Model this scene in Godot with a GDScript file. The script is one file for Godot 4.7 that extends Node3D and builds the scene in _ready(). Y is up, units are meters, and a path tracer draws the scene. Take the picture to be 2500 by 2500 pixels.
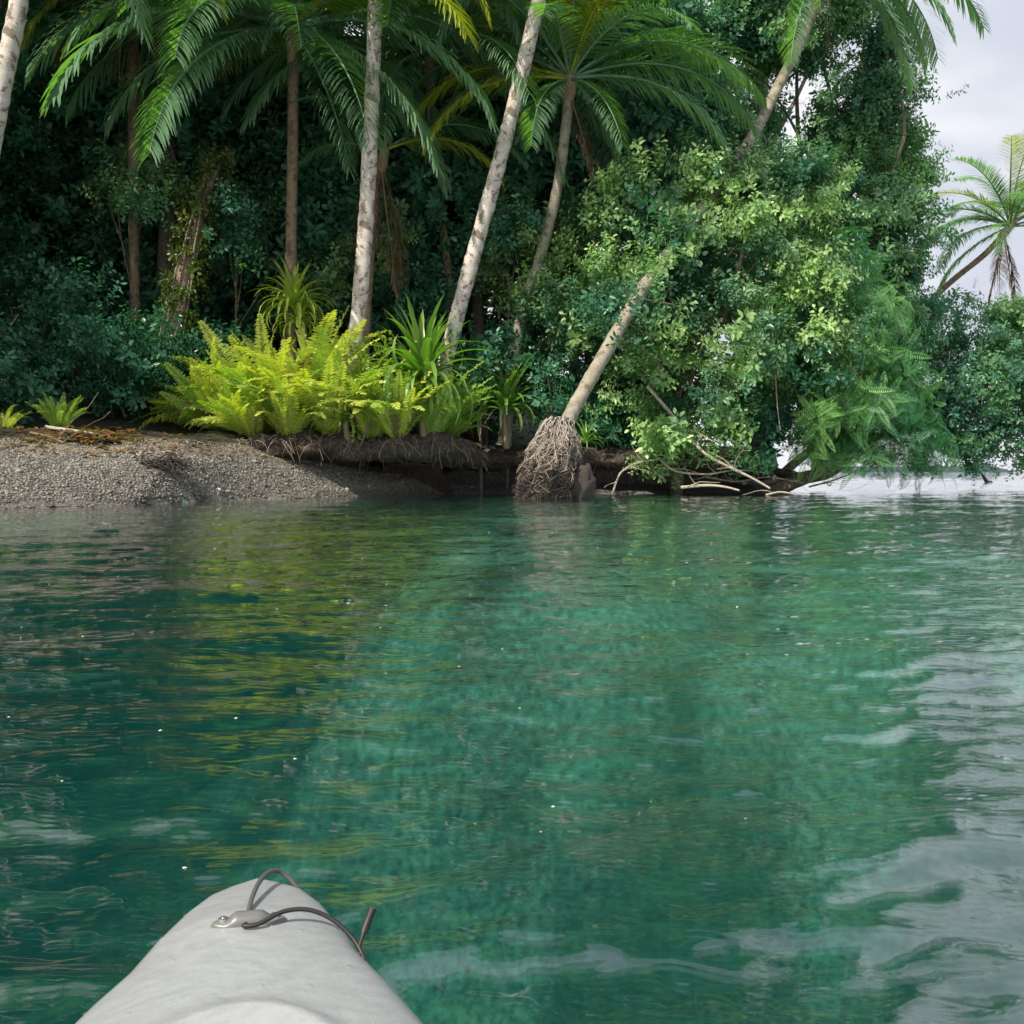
extends Node3D
# A palm-lined tropical shore seen from the seat of a kayak.

const HALF := 0.52057          # tan of half the vertical field of view
const EYE := 0.72              # metres from the water to the lens
const PITCH := 0.041626        # radians, looking slightly down
var rng := RandomNumberGenerator.new()
var taken := {}
var noise := FastNoiseLite.new()
var noise_b := FastNoiseLite.new()
var M := {}


class MB:
	# Collects vertices; tri() and quad() take corners counter-clockwise as seen from outside.
	var v := PackedVector3Array()
	var n := PackedVector3Array()
	var t := PackedVector2Array()
	var c := PackedColorArray()
	var i := PackedInt32Array()
	func vert(p: Vector3, nn: Vector3, uv := Vector2.ZERO, col := Color.WHITE) -> int:
		v.append(p); n.append(nn); t.append(uv); c.append(col)
		return v.size() - 1
	func tri(a: int, b: int, d: int) -> void:
		i.append(a); i.append(d); i.append(b)
	func quad(a: int, b: int, d: int, e: int) -> void:
		tri(a, b, d); tri(a, d, e)
	func smooth() -> void:
		var sum := PackedVector3Array()
		sum.resize(v.size())
		for k in range(0, i.size(), 3):
			var a := i[k]; var b := i[k + 2]; var d := i[k + 1]
			var f := (v[b] - v[a]).cross(v[d] - v[a])
			sum[a] += f; sum[b] += f; sum[d] += f
		for k in v.size():
			n[k] = sum[k].normalized() if sum[k].length() > 1e-12 else Vector3.UP
	func mesh(m: Material) -> ArrayMesh:
		var arr := []
		arr.resize(Mesh.ARRAY_MAX)
		arr[Mesh.ARRAY_VERTEX] = v
		arr[Mesh.ARRAY_NORMAL] = n
		arr[Mesh.ARRAY_TEX_UV] = t
		arr[Mesh.ARRAY_COLOR] = c
		arr[Mesh.ARRAY_INDEX] = i
		var am := ArrayMesh.new()
		am.add_surface_from_arrays(Mesh.PRIMITIVE_TRIANGLES, arr)
		am.surface_set_material(0, m)
		return am


# ---------------------------------------------------------------- helpers
func at(u: float, v: float, d: float) -> Vector3:
	# the place that lies d metres ahead in the direction (u, v); used to lay out the shore plan
	var x := (2.0 * u - 1.0) * HALF
	var y := (1.0 - 2.0 * v) * HALF
	var dir := Vector3(x, y * cos(PITCH) - sin(PITCH), -cos(PITCH) - y * sin(PITCH))
	return Vector3(0, EYE, 0) + dir * (d / -dir.z)

func R(a: float, b: float) -> float:
	return rng.randf_range(a, b)

func numbered(called: String) -> String:
	if not taken.has(called):
		taken[called] = 0
		return called
	taken[called] += 1
	return "%s_%03d" % [called, taken[called]]

func tag(o: Node3D, label := "", category := "", group := "", kind := "") -> Node3D:
	if label: o.set_meta("label", label)
	if category: o.set_meta("category", category)
	if group: o.set_meta("group", group)
	if kind: o.set_meta("kind", kind)
	return o

func thing(called: String, where: Vector3, label: String, category: String, group := "") -> Node3D:
	var o := Node3D.new()
	o.name = numbered(called)
	add_child(o)
	o.position = where
	tag(o, label, category, group)
	return o

func part(called: String, mesh: Mesh, parent: Node3D, xf := Transform3D()) -> MeshInstance3D:
	var o := MeshInstance3D.new()
	o.name = called
	o.mesh = mesh
	parent.add_child(o, true)
	o.transform = xf
	return o

func top(called: String, mesh: Mesh, label := "", category := "", group := "", kind := "") -> MeshInstance3D:
	var o := MeshInstance3D.new()
	o.name = numbered(called)
	o.mesh = mesh
	add_child(o)
	tag(o, label, category, group, kind)
	return o

func many(called: String, mesh: Mesh, xfs: Array, cols: Array, parent: Node3D) -> MultiMeshInstance3D:
	var mm := MultiMesh.new()
	mm.transform_format = MultiMesh.TRANSFORM_3D
	mm.use_colors = cols.size() > 0
	mm.mesh = mesh
	mm.instance_count = xfs.size()
	for k in xfs.size():
		mm.set_instance_transform(k, xfs[k])
		if cols.size() > 0: mm.set_instance_color(k, cols[k])
	var o := MultiMeshInstance3D.new()
	o.name = called
	o.multimesh = mm
	parent.add_child(o, true)
	o.set_meta("kind", "stuff")
	return o

func lin(r: float, g: float, b: float) -> Color:
	return Color(r, g, b).linear_to_srgb()

func mat(called: String, albedo: Color, rough := 0.8) -> StandardMaterial3D:
	var m := StandardMaterial3D.new()
	m.resource_name = called
	m.albedo_color = albedo
	m.roughness = rough
	M[called] = m
	return m

func noise_tex(size: int, freq: float, octaves: int, ramp: Array, offsets: Array, sd: int, kind := FastNoiseLite.TYPE_SIMPLEX_SMOOTH, lac := 2.0, gain := 0.5) -> NoiseTexture2D:
	var nz := FastNoiseLite.new()
	nz.noise_type = kind
	nz.frequency = freq
	nz.seed = sd
	nz.fractal_octaves = octaves
	nz.fractal_lacunarity = lac
	nz.fractal_gain = gain
	var tx := NoiseTexture2D.new()
	tx.width = size
	tx.height = size
	tx.seamless = true
	tx.noise = nz
	if ramp.size() > 0:
		var g := Gradient.new()
		g.offsets = PackedFloat32Array(offsets)
		g.colors = PackedColorArray(ramp)
		tx.color_ramp = g
	return tx

func spline(pts: Array, steps: int) -> Array:
	# Catmull-Rom through the points (Vector3 or float)
	var out := []
	for k in pts.size() - 1:
		var p0 = pts[maxi(k - 1, 0)]; var p1 = pts[k]; var p2 = pts[k + 1]; var p3 = pts[mini(k + 2, pts.size() - 1)]
		for s in steps:
			var f := float(s) / steps
			out.append(0.5 * ((2.0 * p1) + (p2 - p0) * f + (2.0 * p0 - 5.0 * p1 + 4.0 * p2 - p3) * f * f + (3.0 * p1 - p0 - 3.0 * p2 + p3) * f * f * f))
	out.append(pts[pts.size() - 1])
	return out

func tube(mb: MB, pts: Array, radii: Array, sides := 8, uvscale := 1.0, rough := 0.0, capped := true) -> void:
	# a round bar along pts; radii has one value for each point
	var first := mb.v.size()
	var ref := Vector3.RIGHT
	var along := 0.0
	for k in pts.size():
		var tan_: Vector3 = (pts[mini(k + 1, pts.size() - 1)] - pts[maxi(k - 1, 0)]).normalized()
		if absf(tan_.dot(ref)) > 0.95:
			ref = Vector3.FORWARD if absf(tan_.dot(Vector3.FORWARD)) < 0.9 else Vector3.UP
		var a := (ref - tan_ * ref.dot(tan_)).normalized()
		ref = a
		var b := tan_.cross(a)
		if k > 0: along += (pts[k] - pts[k - 1]).length()
		for s in sides + 1:
			var th := TAU * (s % sides) / sides
			var dir := a * cos(th) + b * sin(th)
			var r: float = radii[k]
			if rough > 0.0:
				var q: Vector3 = pts[k] + dir * r
				r *= 1.0 + rough * noise.get_noise_3dv(q * 40.0)
			mb.vert(pts[k] + dir * r, dir, Vector2(float(s) / sides, along * uvscale))
	for k in pts.size() - 1:
		for s in sides:
			var q := first + k * (sides + 1) + s
			mb.quad(q, q + 1, q + sides + 2, q + sides + 1)
	if capped:
		for e in 2:
			var k: int = 0 if e == 0 else pts.size() - 1
			var nrm: Vector3 = (pts[0] - pts[1]).normalized() if e == 0 else (pts[k] - pts[k - 1]).normalized()
			var mid := mb.vert(pts[k], nrm, Vector2(0.5, 0.0))
			for s in sides:
				var q := first + k * (sides + 1) + s
				if e == 0: mb.tri(mid, q + 1, q)
				else: mb.tri(mid, q, q + 1)

func tube_mesh(pts: Array, radii: Array, m: Material, sides := 8, uvscale := 1.0, rough := 0.0) -> ArrayMesh:
	var mb := MB.new()
	tube(mb, pts, radii, sides, uvscale, rough)
	return mb.mesh(m)

func soft(a: float, b: float, x: float) -> float:
	return smoothstep(a, b, x)


func _ready() -> void:
	rng.seed = 7
	noise.seed = 11
	noise.frequency = 1.0
	noise.fractal_octaves = 3
	noise_b.seed = 23
	noise_b.frequency = 1.0
	noise_b.noise_type = FastNoiseLite.TYPE_SIMPLEX
	noise_b.fractal_type = FastNoiseLite.FRACTAL_NONE
	camera_and_light()
	materials()
	ground_and_water()
	plants()
	small_things()


func camera_and_light() -> void:
	var cam := Camera3D.new()
	cam.name = "camera"
	cam.fov = 55.0
	cam.near = 0.05
	cam.far = 6000.0
	add_child(cam)
	cam.position = Vector3(0, EYE, 0)
	cam.rotation = Vector3(-PITCH, 0, 0)
	cam.current = true

	var sun := DirectionalLight3D.new()
	sun.name = "sun"
	sun.light_energy = 1.6
	sun.light_color = Color(1.0, 0.95, 0.86)
	sun.light_angular_distance = 0.6
	sun.shadow_enabled = true
	add_child(sun)
	sun.look_at_from_position(Vector3.ZERO, -Vector3(-0.44, 0.72, 0.52), Vector3.UP)

	var env := Environment.new()
	env.background_mode = Environment.BG_SKY
	var sky := Sky.new()
	var pano := PanoramaSkyMaterial.new()
	pano.panorama = cloud_picture()
	sky.sky_material = pano
	env.sky = sky
	env.background_energy_multiplier = 0.88
	env.tonemap_mode = Environment.TONE_MAPPER_LINEAR
	env.tonemap_exposure = 1.55
	env.volumetric_fog_enabled = true       # only for the water body; the air stays clear
	env.volumetric_fog_density = 0.0
	env.sdfgi_enabled = true
	env.ssao_enabled = true
	env.ssil_enabled = true
	var we := WorldEnvironment.new()
	we.name = "environment"
	we.environment = env
	add_child(we)


func cloud_picture() -> ImageTexture:
	# layered grey cloud with thinner brighter streaks, the same all round the horizon
	var w := 1024
	var h := 512
	var im := Image.create(w, h, false, Image.FORMAT_RGBAF)
	var nz := FastNoiseLite.new()
	nz.seed = 5
	nz.frequency = 1.0
	nz.fractal_octaves = 5
	nz.fractal_gain = 0.52
	for y in h:
		var el := (0.5 - (y + 0.5) / h) * PI
		for x in w:
			var az := (x + 0.5) / w * TAU
			var dir := Vector3(cos(el) * sin(az), sin(el), -cos(el) * cos(az))
			var col := Color(0.50, 0.54, 0.62)
			if el > -0.02:
				var q := dir / (maxf(dir.y, 0.0) + 0.22)
				var f := nz.get_noise_3d(q.x * 0.9, 3.0, q.z * 0.9)
				var g := nz.get_noise_3d(q.x * 2.6 + 9.0, 7.0, q.z * 2.6)
				var k := clampf(0.5 + 0.85 * f + 0.35 * g, 0.0, 1.0)
				col = Color(0.50, 0.53, 0.61).lerp(Color(0.76, 0.765, 0.795), smoothstep(0.15, 0.75, k))
			im.set_pixel(x, y, col)
	return ImageTexture.create_from_image(im)


func leaf_mat(called: String, albedo: Color, rough: float, back: Color) -> StandardMaterial3D:
	var m := mat(called, albedo, rough)
	m.vertex_color_use_as_albedo = true
	m.backlight_enabled = true
	m.backlight = back
	m.cull_mode = BaseMaterial3D.CULL_DISABLED
	return m

func bark_picture(sd: int, pale: Color, dark: Color, spot: Color, rings: float, spotting: float) -> ImageTexture:
	# u runs round the trunk, v along it: leaf-scar rings, lichen blotches and fine grain
	var w := 256
	var h := 1024
	var im := Image.create(w, h, false, Image.FORMAT_RGB8)
	var nz := FastNoiseLite.new()
	nz.seed = sd
	nz.frequency = 1.0
	nz.fractal_octaves = 4
	for y in h:
		for x in w:
			var th := TAU * x / w
			var cy := TAU * y / h
			var p := Vector3(cos(th), sin(th), 0.0)
			var q := Vector3(p.x * 1.1, p.y * 1.1 + 3.0 * cos(cy), 3.0 * sin(cy))
			var blot := nz.get_noise_3dv(q * 0.62) + 0.30 * nz.get_noise_3dv(q * 2.2 + Vector3(3, 1, 0))
			var fine := nz.get_noise_3dv(q * 9.0)
			var ring_at := fposmod(rings * y / h + 0.10 * nz.get_noise_3dv(q * 1.0 + Vector3(5, 0, 0)) + 0.5 * nz.get_noise_2d(cos(cy) * 2.0, sin(cy) * 2.0), 1.0)
			var ring := smoothstep(0.0, 0.08, ring_at) * (1.0 - smoothstep(0.90, 1.0, ring_at))
			var c := pale.lerp(dark, clampf(0.35 + 0.5 * fine + 0.3 * blot, 0.0, 1.0))
			c = c.lerp(dark, 0.55 * (1.0 - ring))
			var sp := smoothstep(spotting, spotting + 0.16, blot + 0.30 * fine)
			c = c.lerp(spot, 0.8 * sp)
			c = c * (0.80 + 0.32 * nz.get_noise_2d(cos(cy) * 1.4 + 7.0, sin(cy) * 1.4 + p.x * 0.5) + 0.2)
			im.set_pixel(x, y, c.linear_to_srgb())
	return ImageTexture.create_from_image(im)

func scuffs() -> ImageTexture:
	# moulded plastic: faint blotches, dried salt spots and fine scratches
	var n_ := 1024
	var im := Image.create(n_, n_, false, Image.FORMAT_RGB8)
	var nz := FastNoiseLite.new()
	nz.seed = 41
	nz.frequency = 1.0
	nz.fractal_octaves = 4
	for y in n_:
		for x in n_:
			var ax := TAU * x / n_
			var ay := TAU * y / n_
			var q := Vector3(cos(ax) + 3.0 * cos(ay), sin(ax) + 3.0 * sin(ay), 1.5 * cos(ax + ay))
			var g := 0.93 + 0.07 * nz.get_noise_3dv(q * 1.2) + 0.035 * nz.get_noise_2d(x * 0.09, y * 0.09)
			g -= 0.03 * smoothstep(0.28, 0.42, nz.get_noise_3dv(q * 2.3 + Vector3(7, 7, 7)))
			im.set_pixel(x, y, Color(g, g, g))
	rng.seed = 42
	for k in 260:
		var p := Vector2(R(0, n_), R(0, n_))
		var d := Vector2.from_angle(PI * 0.5 + R(-0.9, 0.9))
		var tone := R(-0.10, 0.08)
		for s in int(R(20, 160)):
			p += d
			d = d.rotated(R(-0.02, 0.02))
			var x := posmod(int(p.x), n_)
			var y := posmod(int(p.y), n_)
			var c := im.get_pixel(x, y)
			im.set_pixel(x, y, Color(c.r + tone, c.g + tone, c.b + tone))
	for k in 300:
		var cx := R(0, n_)
		var cy := R(0, n_)
		var r := R(1.0, 4.5)
		for y in range(int(cy - r), int(cy + r) + 1):
			for x in range(int(cx - r), int(cx + r) + 1):
				var dd := Vector2(x - cx, y - cy).length()
				if dd < r and dd > r * 0.55:
					var c := im.get_pixel(posmod(x, n_), posmod(y, n_))
					im.set_pixel(posmod(x, n_), posmod(y, n_), Color(c.r + 0.05, c.g + 0.05, c.b + 0.05))
	return ImageTexture.create_from_image(im)

func braid() -> ImageTexture:
	var im := Image.create(64, 64, false, Image.FORMAT_RGB8)
	for y in 64:
		for x in 64:
			var a := absf(sin((x + y) * PI / 16.0))
			var b := absf(sin((x - y) * PI / 16.0))
			var g := 0.45 + 0.55 * (a if (x / 16 + y / 16) % 2 == 0 else b)
			im.set_pixel(x, y, Color(g, g, g))
	return ImageTexture.create_from_image(im)

func materials() -> void:
	leaf_mat("leaf", Color.WHITE, 0.32, Color(0.78, 1.0, 0.68))
	leaf_mat("palm_green", lin(0.21, 0.37, 0.25), 0.27, Color(0.85, 1.0, 0.40))
	leaf_mat("palm_yellow", lin(0.38, 0.44, 0.06), 0.40, Color(0.95, 1.0, 0.40))
	leaf_mat("palm_dead", lin(0.17, 0.115, 0.070), 0.8, Color(0.7, 0.5, 0.3))
	leaf_mat("fern_leaf", lin(0.62, 0.70, 0.16), 0.5, Color(0.95, 1.0, 0.45))
	leaf_mat("fern_green", lin(0.34, 0.50, 0.12), 0.5, Color(0.9, 1.0, 0.45))
	leaf_mat("strap_leaf", lin(0.20, 0.33, 0.08), 0.33, Color(0.8, 1.0, 0.4))
	leaf_mat("strap_bright", lin(0.48, 0.60, 0.14), 0.36, Color(0.9, 1.0, 0.4))
	for a in [["bark_pale", 1, Color(0.52, 0.49, 0.47), Color(0.27, 0.24, 0.22), Color(0.10, 0.065, 0.04), 40.0, 0.16], ["bark_brown", 2, Color(0.22, 0.165, 0.115), Color(0.10, 0.07, 0.05), Color(0.06, 0.045, 0.03), 30.0, 0.18], ["bark_tan", 3, Color(0.27, 0.25, 0.21), Color(0.13, 0.115, 0.09), Color(0.10, 0.08, 0.05), 30.0, 0.26]]:
		var b := mat(a[0], Color.WHITE, 0.85)
		b.albedo_texture = bark_picture(a[1], a[2], a[3], a[4], a[5], a[6])
		b.uv1_scale = Vector3(1, 0.28, 1)
	var wd := mat("branch_bark", Color.WHITE, 0.9)
	wd.albedo_texture = noise_tex(256, 0.05, 4, [lin(0.05, 0.04, 0.03), lin(0.13, 0.105, 0.08), lin(0.22, 0.19, 0.16)], [0.2, 0.5, 0.85], 17)
	wd.uv1_triplanar = true
	wd.uv1_scale = Vector3(1.4, 0.6, 1.4)
	var gw := mat("grey_wood", Color.WHITE, 0.9)
	gw.albedo_texture = noise_tex(256, 0.05, 4, [lin(0.12, 0.10, 0.08), lin(0.34, 0.30, 0.26), lin(0.50, 0.46, 0.42)], [0.2, 0.5, 0.85], 18)
	gw.uv1_triplanar = true
	gw.uv1_scale = Vector3(2, 2, 2)
	var so := mat("bank_soil", Color.WHITE, 0.95)
	so.albedo_texture = noise_tex(512, 0.03, 5, [lin(0.018, 0.014, 0.012), lin(0.05, 0.038, 0.032), lin(0.11, 0.085, 0.075)], [0.2, 0.55, 0.9], 19)
	so.uv1_triplanar = true
	so.uv1_scale = Vector3(0.5, 0.5, 0.5)
	mat("root_fibre", lin(0.20, 0.165, 0.14), 0.9)
	mat("root_pale", lin(0.29, 0.265, 0.245), 0.9)
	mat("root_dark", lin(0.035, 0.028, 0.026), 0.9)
	var pb := mat("pebble", Color.WHITE, 0.6)
	pb.vertex_color_use_as_albedo = true
	var fo := mat("foam", Color.WHITE, 0.7)
	fo.vertex_color_use_as_albedo = true
	mat("far_wood", lin(0.025, 0.05, 0.06), 0.9)
	# sea water: clear, with a little of its own green scattering; small ripples as relief
	var w := mat("sea_water", lin(0.002, 0.050, 0.048), 0.02)
	w.transparency = BaseMaterial3D.TRANSPARENCY_ALPHA
	w.albedo_color.a = 0.18
	w.clearcoat_enabled = true
	w.clearcoat = 1.0
	w.clearcoat_roughness = 0.02
	w.heightmap_enabled = true
	w.heightmap_texture = noise_tex(1024, 0.02, 3, [], [], 31)
	w.heightmap_scale = 1.2
	w.uv1_triplanar = true
	w.uv1_world_triplanar = true
	w.uv1_scale = Vector3(0.17, 0.17, 0.28)
	w.metallic_specular = 0.7

	var g := mat("shore", Color.WHITE, 0.9)
	g.vertex_color_use_as_albedo = true
	g.albedo_texture = noise_tex(512, 0.05, 4, [Color(0.45, 0.45, 0.45), Color(0.8, 0.8, 0.8), Color(1, 1, 1)], [0.2, 0.5, 0.8], 3)
	g.uv1_triplanar = true
	g.uv1_world_triplanar = true
	g.uv1_scale = Vector3(0.35, 0.35, 0.35)
	g.heightmap_enabled = true
	g.heightmap_texture = noise_tex(512, 0.06, 4, [], [], 4)
	g.heightmap_scale = 4.0

	var k := mat("grey_polyethylene", lin(0.27, 0.292, 0.32), 0.28)
	k.clearcoat_enabled = true
	k.clearcoat = 0.4
	k.clearcoat_roughness = 0.12
	k.albedo_texture = scuffs()
	k.heightmap_enabled = true
	k.heightmap_texture = noise_tex(256, 0.08, 3, [], [], 9)
	k.heightmap_scale = 0.03
	k.uv1_triplanar = true
	k.uv1_scale = Vector3(2.6, 2.6, 2.6)
	var dr := mat("water_drop", Color(1, 1, 1, 0.02), 0.02)
	dr.transparency = BaseMaterial3D.TRANSPARENCY_ALPHA
	mat("grey_nylon", lin(0.10, 0.105, 0.11), 0.4)
	mat("black_cord", lin(0.012, 0.012, 0.014), 0.55)
	mat("grey_cord", lin(0.085, 0.09, 0.095), 0.6)
	for cord: String in ["black_cord", "grey_cord"]:
		M[cord].albedo_texture = braid()
		M[cord].uv1_scale = Vector3(2, 110, 1)
	var s := mat("steel", lin(0.7, 0.7, 0.7), 0.25)
	s.metallic = 1.0


# ---------------------------------------------------------------- land, sea bed and water
const SHORE := [[-60.0, 2.0], [-30.0, 9.0], [-20.0, 12.5], [-14.0, 15.6], [-9.7, 18.7], [-7.9, 20.6], [-6.9, 23.2], [-4.4, 27.9], [-2.2, 30.8], [0.0, 31.8], [3.3, 31.8], [6.0, 32.4], [9.0, 34.2], [10.5, 37.0], [11.5, 44.0], [12.5, 60.0], [13.5, 130.0], [60.0, 140.0]]

func shore_at(x: float) -> float:
	if x <= SHORE[0][0]: return SHORE[0][1]
	for k in SHORE.size() - 1:
		if x < SHORE[k + 1][0]:
			var f: float = (x - SHORE[k][0]) / (SHORE[k + 1][0] - SHORE[k][0])
			return lerpf(SHORE[k][1], SHORE[k + 1][1], f)
	return SHORE[SHORE.size() - 1][1]

func land(x: float, z: float) -> float:
	var s := -z - shore_at(x) + 0.35 * noise.get_noise_2d(x * 0.25, z * 0.25)
	# how far the bank, rather than the pebble beach, makes the edge here
	var bank := soft(-3.2, -1.2, x)
	var rise := lerpf(0.36, 0.20, soft(-7.5, -4.5, x))
	if s >= 0.0:
		var beach := 1.9 * (1.0 - exp(-s * rise)) + 0.06 * noise.get_noise_2d(x * 0.7, z * 0.7)
		var steep := 0.20 * minf(s, 1.6) + 1.3 * soft(1.5, 2.1, s)
		var h := lerpf(beach, steep, bank)
		return h + 0.10 * noise.get_noise_2d(x * 0.35, z * 0.35) * soft(1.0, 5.0, s) + minf(5.0, 0.22 * maxf(0.0, s - 9.0)) * (1.0 - 0.8 * soft(6.0, 10.0, x))
	var o := -s
	# a sandy shelf in the middle lies shallow; the bed drops away to the left and under the kayak
	var floor_ := -0.46 * (1.0 - exp(-o * 0.4))
	var edge := x + 0.9 + 1.5 * noise.get_noise_2d(x * 0.10 + 3.0, z * 0.10)
	var deep := soft(0.2, -4.6, edge) * soft(0.5, 5.0, o)
	deep = maxf(deep, soft(-11.0, -5.6, z + 2.2 * noise.get_noise_2d(x * 0.2, z * 0.2)))
	deep = maxf(deep, soft(5.0, 12.0, x + 0.1 * z) * soft(1.0, 8.0, o))
	floor_ -= 4.6 * deep
	return floor_ + 0.22 * noise.get_noise_2d(x * 0.22 + 40.0, z * 0.22) + 0.06 * noise.get_noise_2d(x * 1.1, z * 1.1)

func ground_and_water() -> void:
	var mb := MB.new()
	var xs := []
	var zs := []
	var x := -70.0
	while x < 70.0:
		xs.append(x)
		x += 0.30 if x > -20.0 and x < 18.0 else (1.2 if absf(x) < 40.0 else 4.0)
	xs.append(70.0)
	var z := 30.0
	while z > -110.0:
		zs.append(z)
		z -= 0.30 if z < -14.0 and z > -42.0 else (0.7 if z < 6.0 and z > -60.0 else 3.0)
	zs.append(-110.0)
	for zz in zs:
		for xx in xs:
			var h := land(xx, zz)
			var s: float = -zz - shore_at(xx)
			var p := noise.get_noise_2d(xx * 0.5, zz * 0.5)
			var c := Color(0.22, 0.20, 0.17)
			if h < -0.13:
				# sand with patches of weed and stones, denser with depth to darken deep water
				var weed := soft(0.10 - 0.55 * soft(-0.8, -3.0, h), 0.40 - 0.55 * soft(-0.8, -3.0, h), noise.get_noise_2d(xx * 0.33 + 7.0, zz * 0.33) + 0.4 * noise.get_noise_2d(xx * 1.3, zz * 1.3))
				c = Color(0.20, 0.85, 0.66).lerp(Color(0.015, 0.14, 0.115), 0.88 * weed)  # green tint stands in for light filtered by the water
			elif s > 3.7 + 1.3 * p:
				c = Color(0.035, 0.030, 0.018)      # leaf litter, near black to stand in for shade under the trees
			elif s > 2.2 + 0.8 * p:
				c = Color(0.27, 0.22, 0.16)         # dry sand above the pebbles
			else:
				c = Color(0.16, 0.155, 0.15)        # pebbles
			mb.vert(Vector3(xx, h, zz), Vector3.UP, Vector2.ZERO, c)
	var nx := xs.size()
	for j in zs.size() - 1:
		for k in nx - 1:
			var q := j * nx + k
			mb.quad(q, q + 1, q + nx + 1, q + nx)
	mb.smooth()
	top("ground", mb.mesh(M.shore), "pebble beach, forest floor and sandy sea bed", "", "", "structure")
	water()
	var deep := MB.new()
	var o := [Vector3(-4000, -9.0, 3000), Vector3(4000, -9.0, 3000), Vector3(4000, -9.0, -5500), Vector3(-4000, -9.0, -5500)]
	for p in o: deep.vert(p, Vector3.UP, Vector2.ZERO, Color(0.05, 0.08, 0.08))
	deep.quad(0, 1, 2, 3)
	top("sea_floor", deep.mesh(M.shore), "deep sea floor far from the shore", "", "", "structure")

func swell(x: float, z: float) -> float:
	# crests run mostly across the view, slanting down to the right
	var a := x * 0.93 - z * 0.37
	var b := x * 0.37 + z * 0.93
	var h := 0.020 * noise_b.get_noise_2d(a * 0.16, b * 0.45)
	h += 0.0085 * noise_b.get_noise_2d(x * 0.45 + 30.0, z * 0.95)
	h += 0.0062 * noise_b.get_noise_2d(a * 0.9 + 50.0, b * 2.0)
	h += 0.0054 * noise_b.get_noise_2d(x * 2.0 + 90.0, z * 4.2)
	h += 0.0022 * noise_b.get_noise_2d(a * 4.6 + 10.0, b * 8.5)
	return h

func water() -> void:
	var mb := MB.new()
	var angs := []
	var a := -180.0
	while a < 180.0:
		angs.append(a)
		a += 0.26 if absf(a + 0.001) < 40.0 else 4.0
	var r := 0.35
	var rs := []
	while r < 5000.0:
		rs.append(r)
		r *= 1.012 if r < 75.0 else 1.12
	rs.append(5200.0)
	var na := angs.size()
	# a second sheet is added just under the surface to strengthen its reflections
	for lower: float in [0.0, 0.010]:
		var first := mb.vert(Vector3(0, swell(0, 0) - lower, 0), Vector3.UP)
		for rr in rs:
			for aa in angs:
				var x: float = rr * sin(deg_to_rad(aa))
				var z: float = -rr * cos(deg_to_rad(aa))
				var y := swell(x, z) if rr < 90.0 else 0.0
				mb.vert(Vector3(x, y - lower * (1.0 + 0.02 * rr), z), Vector3.UP)
		for k in na:
			mb.tri(first, first + 1 + (k + 1) % na, first + 1 + k)
		for j in rs.size() - 1:
			for k in na:
				var q := first + 1 + j * na + k
				var q2 := first + 1 + j * na + (k + 1) % na
				mb.quad(q, q2, q2 + na, q + na)
	mb.smooth()
	top("water", mb.mesh(M.sea_water), "clear green sea water", "", "", "structure")

	# the water under that surface: what it absorbs and scatters gives it its depth of colour
	var fm := FogMaterial.new()
	fm.resource_name = "sea_water_body"
	fm.density = 0.13
	fm.albedo = lin(0.003, 0.135, 0.13)
	var body := FogVolume.new()
	body.name = "water_body"
	body.shape = RenderingServer.FOG_VOLUME_SHAPE_BOX
	body.size = Vector3(240, 9.0, 160)
	body.material = fm
	body.set_meta("kind", "stuff")
	body.set_meta("label", "green sea water between the surface and the bed")
	add_child(body)
	body.position = Vector3(0, -4.60, -50)


# ---------------------------------------------------------------- leaves and fronds
var sprigs := {}
var fronds := []
var old_fronds := []
var ferns := []
var straps := []
var wide_straps := []

func leaf(mb: MB, base: Vector3, dir: Vector3, up: Vector3, length: float, width: float, sag: float, tone: float) -> void:
	var side := dir.cross(up).normalized()
	var nrm := side.cross(dir).normalized()
	var col := Color(tone, tone, tone)
	var w := width * 0.5
	var p1 := base + dir * length * 0.34 - Vector3.UP * sag * length * 0.08
	var p2 := base + dir * length * 0.70 - Vector3.UP * sag * length * 0.30
	var p3 := base + dir * length - Vector3.UP * sag * length * 0.6
	var lift := nrm * w * 0.25
	var a := mb.vert(base, nrm, Vector2.ZERO, col)
	var b := mb.vert(p1 - side * w + lift, (nrm + side * 0.3).normalized(), Vector2.ZERO, col)
	var c := mb.vert(p1 + side * w + lift, (nrm - side * 0.3).normalized(), Vector2.ZERO, col)
	var e := mb.vert(p2 - side * w * 0.8 + lift, (nrm + side * 0.3).normalized(), Vector2.ZERO, col)
	var f := mb.vert(p2 + side * w * 0.8 + lift, (nrm - side * 0.3).normalized(), Vector2.ZERO, col)
	var g := mb.vert(p3, nrm, Vector2.ZERO, col)
	mb.tri(a, c, b); mb.quad(b, c, f, e); mb.tri(e, f, g)

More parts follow.
